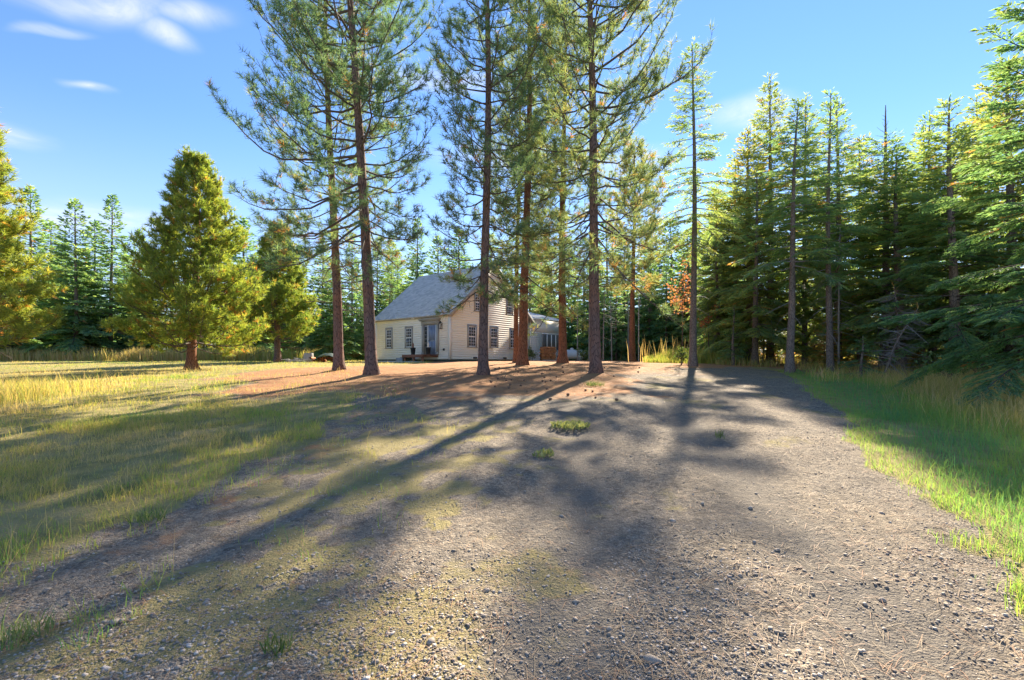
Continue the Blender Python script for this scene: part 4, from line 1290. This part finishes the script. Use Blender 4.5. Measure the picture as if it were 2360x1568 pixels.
def window(parent, plane, u0, u1, z0, z1, nxp, nzp, frame_m, wall_pos=0.0):
    """double hung window; plane 'x' lies on the gable (along x), 'y' on the front wall"""
    def B(mb, ua, ub, za, zb_, o0, o1):
        if plane == 'x': mb.box(ua, ub, wall_pos - o1, wall_pos - o0, za, zb_)
        else: mb.box(wall_pos - o1, wall_pos - o0, ua, ub, za, zb_)
        return mb
    wdw = B(MB(), u0 + 0.02, u1 - 0.02, z0 + 0.02, z1 - 0.02, 0.0, 0.032).build('window', M['white2'], parent)
    t = 0.11
    f_ = MB()
    B(f_, u0, u0 + t, z0, z1, 0.0, 0.062); B(f_, u1 - t, u1, z0, z1, 0.0, 0.062)
    B(f_, u0 + t, u1 - t, z1 - t * 1.3, z1, 0.0, 0.062)
    f_.build('frame', frame_m, wdw)
    B(MB(), u0 - 0.04, u1 + 0.04, z0 - 0.06, z0 - 0.002, 0.0, 0.10).build('sill', frame_m, wdw)
    ua, ub, za, zb_ = u0 + t, u1 - t, z0 + 0.02, z1 - t * 1.3
    zm_ = (za + zb_) / 2
    for (s0, s1, off) in ((za, zm_, 0.034), (zm_, zb_, 0.042)):
        mu = MB(); e = 0.035
        B(mu, ua, ua + e, s0, s1, off, off + 0.014); B(mu, ub - e, ub, s0, s1, off, off + 0.014)
        B(mu, ua + e, ub - e, s0, s0 + e, off, off + 0.014); B(mu, ua + e, ub - e, s1 - e, s1, off, off + 0.014)
        iw = (ub - ua - 2 * e); ih = (s1 - s0 - 2 * e)
        for k in range(1, nxp):
            c = ua + e + iw * k / nxp; B(mu, c - 0.011, c + 0.011, s0 + e, s1 - e, off + 0.002, off + 0.012)
        for k in range(1, nzp):
            c = s0 + e + ih * k / nzp; B(mu, ua + e, ub - e, c - 0.011, c + 0.011, off + 0.001, off + 0.011)
        mu.build('sash', M['white2'], wdw)
        for i in range(nxp):
            for j in range(nzp):
                B(MB(), ua + e + iw * i / nxp + 0.011, ua + e + iw * (i + 1) / nxp - 0.011, s0 + e + ih * j / nzp + 0.011, s0 + e + ih * (j + 1) / nzp - 0.011, off - 0.001, off + 0.004).build('pane', M['glass'], wdw)
    return wdw


for s0, s1 in ((3.68, 4.52), (5.98, 6.78)):
    window(house, 'y', s0, s1, 0.99, 2.46, 3, 3, M['trim'])
for t0, t1 in ((1.55, 2.45), (3.75, 4.65), (5.9, 6.8)):
    window(house, 'x', t0, t1, 1.0, 2.5, 3, 3, M['trim'])
for t0, t1 in ((2.2, 3.0), (5.5, 6.3)):
    window(house, 'x', t0, t1, 3.45, 4.75, 3, 3, M['trim'])

# entrance: pilasters, entablature, sidelight and door
ent = hbox('entrance', M['trim'], house, -0.05, -0.001, 1.0, 2.62, 0.46, 2.50)
for y0, y1 in ((0.98, 1.18), (2.44, 2.64)):
    MB().box(-0.11, -0.05, y0, y1, 0.46, 2.46).box(-0.13, -0.05, y0 - 0.02, y1 + 0.02, 0.46, 0.62).box(-0.13, -0.05, y0 - 0.02, y1 + 0.02, 2.40, 2.48).build('pilaster', M['trim'], ent)
MB().box(-0.12, -0.02, 0.94, 2.68, 2.48, 2.72).box(-0.20, -0.02, 0.84, 2.78, 2.72, 2.79).box(-0.26, -0.02, 0.78, 2.84, 2.79, 2.85).build('entablature', M['trim'], ent)
door = MB().box(-0.085, -0.05, 1.26, 1.98, 0.48, 2.40).build('door', M['door'], house)
for y0, y1 in ((1.33, 1.58), (1.66, 1.91)):
    MB().box(-0.098, -0.085, y0, y1, 0.62, 1.32).box(-0.098, -0.085, y0, y1, 1.42, 2.26).build('panel', M['door'], door)
MB().lathe([(0.0, -0.12), (0.03, -0.115), (0.03, -0.09), (0.012, -0.085)], 1.92, 1.40, 8, 'x').build('handle', M['black'], door)
for y0 in (1.195, 1.99):
    hbox('jamb', M['white2'], ent, -0.10, -0.05, y0, y0 + 0.055, 0.48, 2.42)
sidel = hbox('sidelight', M['trim'], ent, -0.08, -0.05, 2.08, 2.40, 0.48, 2.40)
for k in range(5):
    hbox('pane', M['glass'], ent, -0.086, -0.079, 2.13, 2.35, 1.0 + k * 0.27, 1.24 + k * 0.27)
lan = MB().box(-0.10, -0.03, 0.68, 0.76, 2.36, 2.44).box(-0.24, -0.06, 0.64, 0.80, 2.12, 2.15).lathe([(0.12, 2.50), (0.05, 2.60), (0.015, 2.66)], -0.15, 0.72, 4)
for dx, dy in ((-0.07, -0.07), (0.07, -0.07), (-0.07, 0.07), (0.07, 0.07)):
    lan.box(-0.15 + dx - 0.012, -0.15 + dx + 0.012, 0.72 + dy - 0.012, 0.72 + dy + 0.012, 2.15, 2.50)
lan = lan.build('wall_lantern', M['black'], house)
MB().lathe([(0.05, 2.16), (0.062, 2.30), (0.055, 2.47)], -0.15, 0.72, 8).build('glass', M['lamp_glass'], lan)
fl = MB().lathe([(0.06, -0.035), (0.055, -0.06), (0.02, -0.07)], 3.45, 3.02, 10, 'x').build('floodlight', M['black'], house)
for dy in (-0.09, 0.09):
    MB().lathe([(0.02, -0.07), (0.06, -0.12), (0.07, -0.20), (0.06, -0.205)], 3.45 + dy, 2.96, 10, 'x').build('lamp_head', M['lamp_glass'], fl)
hbox('outlet_box', M['black'], house, -0.075, -0.027, 0.44, 0.58, 0.72, 0.86)
for x in (2.1, 5.2, 7.4):
    hbox('crawl_vent', M['black'], house, x, x + 0.38, -0.045, -0.027, 0.20, 0.31)

# deck and steps before the door
deck = MB().box(-1.35, -0.06, 1.05, 1.13, 0.30, 0.40).box(-1.35, -0.06, 2.97, 3.05, 0.30, 0.40).box(-1.40, -1.35, 1.02, 3.08, 0.27, 0.42).build('porch_deck', M['deck'])
deck.location = (KX, KY, EYE); deck.rotation_euler = (0, 0, HROT)
tag(deck, 'small red brown plank porch deck before the blue grey door', 'porch')
for k in range(9):
    x = -1.40 + k * 0.149
    hbox('plank', M['deck'], deck, x, x + 0.14, 1.0, 3.1, 0.42, 0.46)
for x, y in ((-1.28, 1.15), (-1.28, 2.9), (-1.28, 2.0)):
    hbox('post', M['deck'], deck, x - 0.06, x + 0.06, y - 0.06, y + 0.06, -0.3, 0.30)
steps = empty('porch_steps', (KX, KY, EYE), HROT, 'weathered grey wooden steps at the left end of the porch deck', 'steps')
for k in range(2):
    hbox('tread', M['grey'], steps, -1.30, -0.25, 3.12 + k * 0.32, 3.46 + k * 0.32, 0.26 - k * 0.17, 0.30 - k * 0.17)
    hbox('riser', M['grey'], steps, -1.28, -0.27, 3.42 + k * 0.32, 3.45 + k * 0.32, 0.09 - k * 0.17, 0.26 - k * 0.17)
hbox('stringer', M['grey'], steps, -1.335, -1.302, 3.12, 3.80, -0.35, 0.25)


def planter(y, label, wire):
    o = empty('planter', Matrix.Rotation(HROT, 4, 'Z') @ Vector((-0.75, y, 0.0)) + Vector((KX, KY, EYE + 0.46)), HROT, label, 'planter')
    MB().lathe([(0.13, 0.0), (0.17, 0.40), (0.19, 0.42), (0.19, 0.47), (0.15, 0.47)], 0, 0, 14).build('pot', M['black'], o)
    MB().lathe([(0.10, 0.44), (0.05, 0.56), (0.07, 0.66), (0.045, 0.74), (0.02, 0.80)], 0, 0, 10).build('ornament', M['deck'] if not wire else M['lamp_glass'], o)


planter(2.75, 'dark pot with an upright ornament, left of the door on the deck', False)
planter(1.22, 'dark pot with a pale ornament, right of the door on the deck', True)

# white wing with its screened porch
wing = empty('house_wing', (KX, KY, EYE), HROT, 'low white clapboard wing with a screened porch at the right end of the house', 'house')
WX0, WX1, WY = GX_ + 0.06, 13.7, 0.25
WE = 3.35
hbox('wall', M['white2'], wing, WX0, WX1, WY, 5.0, Z0 - 0.1, WE)
hbox('foundation', M['found'], wing, WX0 + 0.05, WX1 - 0.05, WY + 0.05, 4.9, -0.6, Z0 - 0.1)
SX0, SX1, SZ0, SZ1 = 10.35, 13.45, 1.02, 2.22
zb = Z0 - 0.08
while zb < SZ0 - 0.18:
    clap_x(WX0 + 0.02, WX1 - 0.1, WY, zb, M['white2'], wing); zb += EXP
while zb < SZ1:
    clap_x(WX0 + 0.02, SX0 - 0.06, WY, zb, M['white2'], wing); zb += EXP
hbox('panel', M['white2'], wing, WX0 + 0.02, WX1 - 0.1, WY - 0.02, WY - 0.001, SZ1 + 0.14, WE - 0.02)
hbox('corner_board', M['white2'], wing, WX1 - 0.10, WX1 + 0.04, WY - 0.04, WY + 0.1, Z0 - 0.1, WE)
scr = hbox('screen_window', M['trim'], wing, SX0 - 0.05, SX1 + 0.05, WY - 0.030, WY - 0.001, SZ0 - 0.05, SZ1 + 0.05)
nb = 5
for k in range(nb):
    x0 = SX0 + (SX1 - SX0) * k / nb; x1 = SX0 + (SX1 - SX0) * (k + 1) / nb
    hbox('screen', M['screen'], scr, x0 + 0.05, x1 - 0.05, WY - 0.036, WY - 0.029, SZ0, SZ1)
    if k: hbox('mullion', M['white2'], scr, x0 - 0.05, x0 + 0.05, WY - 0.06, WY - 0.028, SZ0, SZ1)
hbox('ledge', M['white2'], scr, SX0 - 0.08, SX1 + 0.08, WY - 0.09, WY - 0.031, SZ0 - 0.10, SZ0 - 0.052)
rb = MB().add([(WX0, WY - 0.3, WE), (WX1 + 0.2, WY - 0.3, WE), (WX1 + 0.2, 5.2, WE + 1.35), (WX0, 5.2, WE + 1.35),
               (WX0, WY - 0.3, WE + 0.08), (WX1 + 0.2, WY - 0.3, WE + 0.08), (WX1 + 0.2, 5.2, WE + 1.43), (WX0, 5.2, WE + 1.43)],
              [(3, 2, 1, 0), (4, 5, 6, 7), (0, 1, 5, 4), (1, 2, 6, 5), (2, 3, 7, 6), (3, 0, 4, 7)]).build('roof', M['metal_roof'], wing)
for k in range(12):
    x = WX0 + 0.1 + k * 0.44
    MB().add([(x, WY - 0.3, WE + 0.082), (x + 0.04, WY - 0.3, WE + 0.082), (x + 0.04, 5.2, WE + 1.432), (x, 5.2, WE + 1.432), (x + 0.02, WY - 0.3, WE + 0.12), (x + 0.02, 5.2, WE + 1.47)],
             [(0, 4, 5, 3), (4, 1, 2, 5), (0, 1, 4)]).build('seam', M['metal_roof'], rb)
v = [(WX1 - 0.02, WY, WE), (WX1 - 0.02, 5.0, WE), (WX1 - 0.02, 5.0, WE + 1.3), (WX1 - 0.06, WY, WE), (WX1 - 0.06, 5.0, WE), (WX1 - 0.06, 5.0, WE + 1.3)]
MB().add(v, [(0, 1, 2), (3, 5, 4), (0, 2, 5, 3), (1, 0, 3, 4), (2, 1, 4, 5)]).build('gable_infill', M['white2'], wing)


def hw(x, y):
    """house coordinates to world x, y"""
    p = Matrix.Rotation(HROT, 4, 'Z') @ Vector((x, y, 0))
    return KX + p.x, KY + p.y


# firewood stacked before the wing
wx, wy = hw(9.35, -1.0)
pile = empty('firewood_stack', (wx, wy, gz(wx, wy)), HROT - 0.25, 'stack of split orange firewood before the white wing', 'firewood')
MB().box(-0.6, 0.75, -0.22, -0.12, -0.1, 0.06).box(-0.6, 0.75, 0.12, 0.22, -0.1, 0.06).build('base_rail', M['grey'], pile)
rnd = random.Random(4); z = 0.12; row = 0
while z < 1.0:
    x = -0.6 + (0.07 if row % 2 else 0)
    while x < 0.72:
        r_ = rnd.uniform(0.055, 0.085); n = rnd.choice((3, 4, 5, 6))
        a0 = rnd.random() * 6.28; L = rnd.uniform(0.36, 0.44); yo = rnd.uniform(-0.04, 0.04)
        ring = [(x + r_ * math.cos(a0 + 6.283 * i / n) * rnd.uniform(.85, 1.1), z + r_ * math.sin(a0 + 6.283 * i / n)) for i in range(n)]
        b = MB()
        vs = [(p[0], -L / 2 + yo, p[1]) for p in ring] + [(p[0], L / 2 + yo, p[1]) for p in ring] + [(x, -L / 2 + yo, z), (x, L / 2 + yo, z)]
        fs = [(i, (i + 1) % n, n + (i + 1) % n, n + i) for i in range(n)] + [(2 * n, (i + 1) % n, i) for i in range(n)] + [(2 * n + 1, n + i, n + (i + 1) % n) for i in range(n)]
        b.add(vs, fs).build('split_log', M['wood_end'], pile)
        x += r_ * 1.9
    z += 0.125; row += 1

# propane tank on its feet
tx, ty, tz = at(1318, 41)
tank = empty('propane_tank', (tx, ty, 1.82), 0.25, 'white propane tank lying right of the wing behind the pines', 'tank')
b = MB()
prof = [(0.02, -1.25)] + [(0.40 * math.sin(R(a)), -0.92 - 0.36 * math.cos(R(a))) for a in (25, 50, 70, 90)] + [(0.40 * math.sin(R(a)), 0.92 + 0.36 * math.cos(R(a))) for a in (90, 70, 50, 25)] + [(0.02, 1.29)]
b.lathe(prof, 0, 0.40, 18, 'x').build('tank_body', M['tank'], tank, smooth=True)
MB().lathe([(0.14, 0.78), (0.14, 0.92), (0.09, 0.96)], 0, 0, 12).build('valve_dome', M['tank'], tank)
for x in (-0.65, 0.65):
    hbox('foot', M['concrete'], tank, x - 0.1, x + 0.1, -0.3, 0.3, -0.35, 0.06)

# path before the house
b = MB()
pth = [(-2.4, 0.2), (-2.4, 1.5), (-2.3, 2.8), (-2.2, 3.9), (-2.6, 5.2)]
L_ = [hw(p[0] - 0.45, p[1]) for p in pth]; R_ = [hw(p[0] + 0.45, p[1]) for p in pth]
vs = [(x, y, gz(x, y) + dz) for dz in (-0.05, 0.05) for S_ in (L_, R_) for x, y in S_]
n = len(pth); fs = []
for i in range(n - 1):
    fs += [(2 * n + i, 2 * n + i + 1, 3 * n + i + 1, 3 * n + i), (i, i + 1, 2 * n + i + 1, 2 * n + i), (n + i, 3 * n + i, 3 * n + i + 1, n + i + 1)]
fs += [(0, 2 * n, 3 * n, n), (n - 1, 2 * n - 1, 4 * n - 1, 3 * n - 1)]
tag(b.add(vs, fs).build('path', M['concrete']), kind='structure')

# thin pole with a bracket and a sagging wire by the tan pine
ux, uy, uz = at(1472, 30)
pole = empty('service_pole', (ux, uy, uz), 0, 'thin grey metal service pole right of the tan pine trunk', 'pole')
MB().tube([(0, 0, -0.3), (0, 0, 2.4), (0.01, 0, 4.3)], [0.035, 0.03, 0.028], 8).build('shaft', M['grey'], pole)
MB().tube([(-0.02, -0.02, 3.4), (0.10, -0.05, 3.55), (0.12, -0.05, 3.75), (0.0, 0, 3.9)], 0.03, 6).build('weatherhead', M['dead'], pole)
MB().tube([(0, 0, 4.2), (0.9, 0.2, 4.12), (1.8, 0.4, 4.2)], 0.009, 5).build('wire', M['grey'], pole)


def bare_stem(px, d, h, r_, label, lean=0.0):
    o = empty('bare_sapling', at(px, d), 0, label, 'sapling')
    b = MB(); b.tube([(0, 0, -0.2), (lean * h * .3, 0.02, h * 0.4), (lean * h, 0.0, h)], [r_, r_ * 0.8, r_ * 0.3], 7); b.build('trunk', M['dead'], o)
    tb = TB(); rr = random.Random(int(px))
    for k in range(26):
        z = h * rr.uniform(0.25, 0.95); a = rr.random() * 6.28; L = rr.uniform(0.4, 1.1)
        P = limb_path(np.array([lean * z, 0, z]), a, L, R(rr.uniform(-30, 10)), -0.15, 5)
        tb.add(P, np.linspace(0.012, 0.004, 5), 3)
    v, q = tb.arrays(); link('limb', mesh_np('limb', v, [q], [M['dead']]), o)


bare_stem(1331, 36, 5.6, 0.05, 'slender bare pale stem right of the white tank')
bare_stem(1358, 34, 5.0, 0.06, 'pale bare stem touching the left side of the drive edge pine')
bare_stem(1390, 33, 5.2, 0.045, 'pale bare stem right of the drive edge pine', 0.02)
bare_stem(1410, 35, 4.8, 0.05, 'leaning bare stem further right of the drive edge pine', -0.02)
bare_stem(1448, 36, 5.0, 0.05, 'bare pale stem left of the tan pine trunk')
bare_stem(1933, 18.5, 5.5, 0.045, 'dead thin stem leaning at the thin grey fir', 0.01)


def leafy(name, px, d, h, rad, n, label, m_, cat, ls=0.12, span=(0.25, 0.7), tintm=0.5, seed=3):
    global RNG
    RNG = np.random.default_rng(seed)
    o = empty(name, at(px, d), 0, label, cat)
    tb = TB(); C = []
    for k in range(9):
        a = RNG.random() * 6.28; L = rad * RNG.uniform(0.6, 1.2)
        P = limb_path(np.array([0, 0, h * RNG.uniform(*span)]), a, L, R(RNG.uniform(15, 50)), 0.1, 6)
        tb.add(P, np.linspace(0.018, 0.005, 6), 4)
        for s in np.linspace(0.3, 1, max(3, n // 45)):
            p, t = at_path(P, s)
            for q in range(5):
                C.append(p + RNG.normal(0, 0.16 * rad, 3))
    tb.add(np.array([(0, 0, -0.2), (0.03, 0, h * 0.5), (0, 0.05, h)]), np.array([0.03, 0.022, 0.008]), 6)
    v, q = tb.arrays(); link('stem', mesh_np('stem', v, [q], [M['limb']]), o)
    C = np.array(C); C[:, 2] = np.maximum(C[:, 2], 0.05); D = RNG.normal(0, 1, C.shape); D /= np.linalg.norm(D, axis=1)[:, None]
    S = np.cross(D, RNG.normal(0, 1, C.shape)); S /= np.linalg.norm(S, axis=1)[:, None]
    L = ls * RNG.uniform(0.6, 1.2, (len(C), 1))
    v = np.stack([C, C + D * L * 0.5 - S * L * 0.35, C + D * L, C + D * L * 0.5 + S * L * 0.35], 1).reshape(-1, 3)
    i = np.arange(len(C))[:, None] * 4
    t = np.repeat(np.clip(RNG.normal(tintm, 0.25, len(C)), 0, 1), 4)
    link('foliage', mesh_np('foliage', v, [i + np.array([[0, 1, 2]]), i + np.array([[0, 2, 3]])], [m_], {'tint': t}), o)


leafy('orange_foliage', 1572, 23.5, 4.3, 0.85, 520, 'dying orange fir limb left of the tall slender fir, shaped as a leafy sapling', M['leaf_orange'], 'sapling', 0.13, seed=5, tintm=0.5, span=(0.5, 0.9))  # a dying fir limb, built in the shape of a leafy sapling
leafy('orange_foliage', 1632, 25.0, 3.2, 0.6, 260, 'sapling with red brown leaves right of the tall slender fir', M['leaf_orange'], 'sapling', 0.12, seed=6, tintm=0.85, span=(0.45, 0.85))
leafy('shrub', 1227, 36.5, 0.85, 0.45, 420, 'yellow green shrub at the left end of the firewood stack', M['weed'], 'shrub', 0.12, seed=7, tintm=0.6)
leafy('shrub', 1345, 36, 0.7, 0.5, 360, 'low yellow green shrub between tank and drive edge pine', M['weed'], 'shrub', 0.12, seed=8, tintm=0.5)
leafy('shrub', 1570, 21.5, 0.6, 0.4, 300, 'low dark shrub in the grass at the foot of the tall slender fir', M['weed'], 'shrub', 0.1, seed=9, tintm=0.15)
leafy('shrub', 2190, 13.6, 0.5, 0.6, 320, 'low bright shrub at the edge of the wood on the right', M['weed'], 'shrub', 0.1, seed=10, tintm=0.4)

# heaps on the far lawn
sx, sy, sz = at(711, 33)
o = empty('stump', (sx, sy, sz), 0, 'pale grey cut log standing on end on the far lawn', 'stump')
MB().lathe([(0.34, -0.1), (0.33, 0.2), (0.31, 0.62), (0.29, 0.64)], 0, 0, 13).build('log', M['stump'], o)
MB().lathe([(0.27, 0.642), (0.05, 0.646)], 0, 0, 13).build('cut_face', M['dead'], o)
hx, hy, hz = at(745, 32.5)
o = empty('wood_heap', (hx, hy, hz), 0.1, 'heap of logs under a dark green tarp behind the left pine', 'wood heap')
rnd = random.Random(8)
for k in range(9):
    y = -0.35 + 0.1 * rnd.random(); x = -0.7 + 0.17 * k; z = rnd.choice((0.1, 0.28))
    MB().tube([(x, -0.4, z), (x + 0.03, 0.4, z)], [rnd.uniform(0.07, 0.11)] * 2, 8).lathe([(0.02, 0), (0.0, 0.001)], x, 0, 3).build('log', M['wood_end'], o)
vs = []; fs = []; nu, nv = 9, 5
for i in range(nu):
    for j in range(nv):
        u = i / (nu - 1) * 2 - 1; w_ = j / (nv - 1) * 2 - 1
        vs.append((u * 0.75 + 0.35, w_ * 0.5, 0.62 - 0.28 * u * u - 0.16 * w_ * w_ + rnd.uniform(-0.03, 0.03)))
for i in range(nu - 1):
    for j in range(nv - 1):
        fs.append((i * nv + j, (i + 1) * nv + j, (i + 1) * nv + j + 1, i * nv + j + 1))
MB().add(vs, fs).build('tarp', M['tarp'], o)
bx, by, bz = at(688, 32)
o = empty('brush_heap', (bx, by, bz), 0, 'low heap of cut sticks left of the standing log', 'brush heap')
for k in range(22):
    a = rnd.uniform(-0.6, 0.6) + (math.pi if rnd.random() < .5 else 0); x, y = rnd.uniform(-0.7, 0.7), rnd.uniform(-0.4, 0.4); L = rnd.uniform(0.3, 0.7)
    z = rnd.uniform(0.03, 0.22)
    MB().tube([(x, y, z), (x + L * math.cos(a) * .5, y + L * math.sin(a) * .5, z + 0.04), (x + L * math.cos(a), y + L * math.sin(a), z + rnd.uniform(-.05, .1))], [0.035, 0.03, 0.02], 5).build('stick', M['stump'], o)

# cones lying in the needle bed
M['cone'] = simple('cone_scales', (0.20, 0.12, 0.075), 0.9, 0.4, 30.0)
cm = MB().lathe([(0.005, 0.0), (0.032, 0.012), (0.04, 0.035), (0.03, 0.065), (0.01, 0.085)], 0, 0, 8).build('pine_cone', M['cone'])
CONES = [cm]
for k in range(44):
    CONES.append(copy_tree(cm))
rnd = random.Random(12)
spots = []
while len(spots) < 45:
    px = rnd.uniform(1130, 1480); d = rnd.uniform(9.5, 19)
    x, y = (px - 1180) / F * d, d
    spots.append((x, y))
for o, (x, y) in zip(CONES, spots):
    o.location = (x, y, gz(x, y) + 0.02); o.rotation_euler = (rnd.uniform(1.2, 1.8), 0, rnd.uniform(0, 6.28)); s = rnd.uniform(0.6, 0.9); o.scale = (s, s, s)
    tag(o, 'dark fallen pine cone lying on the orange needle bed under the pines', 'pine cone', 'fallen cones under the pines')
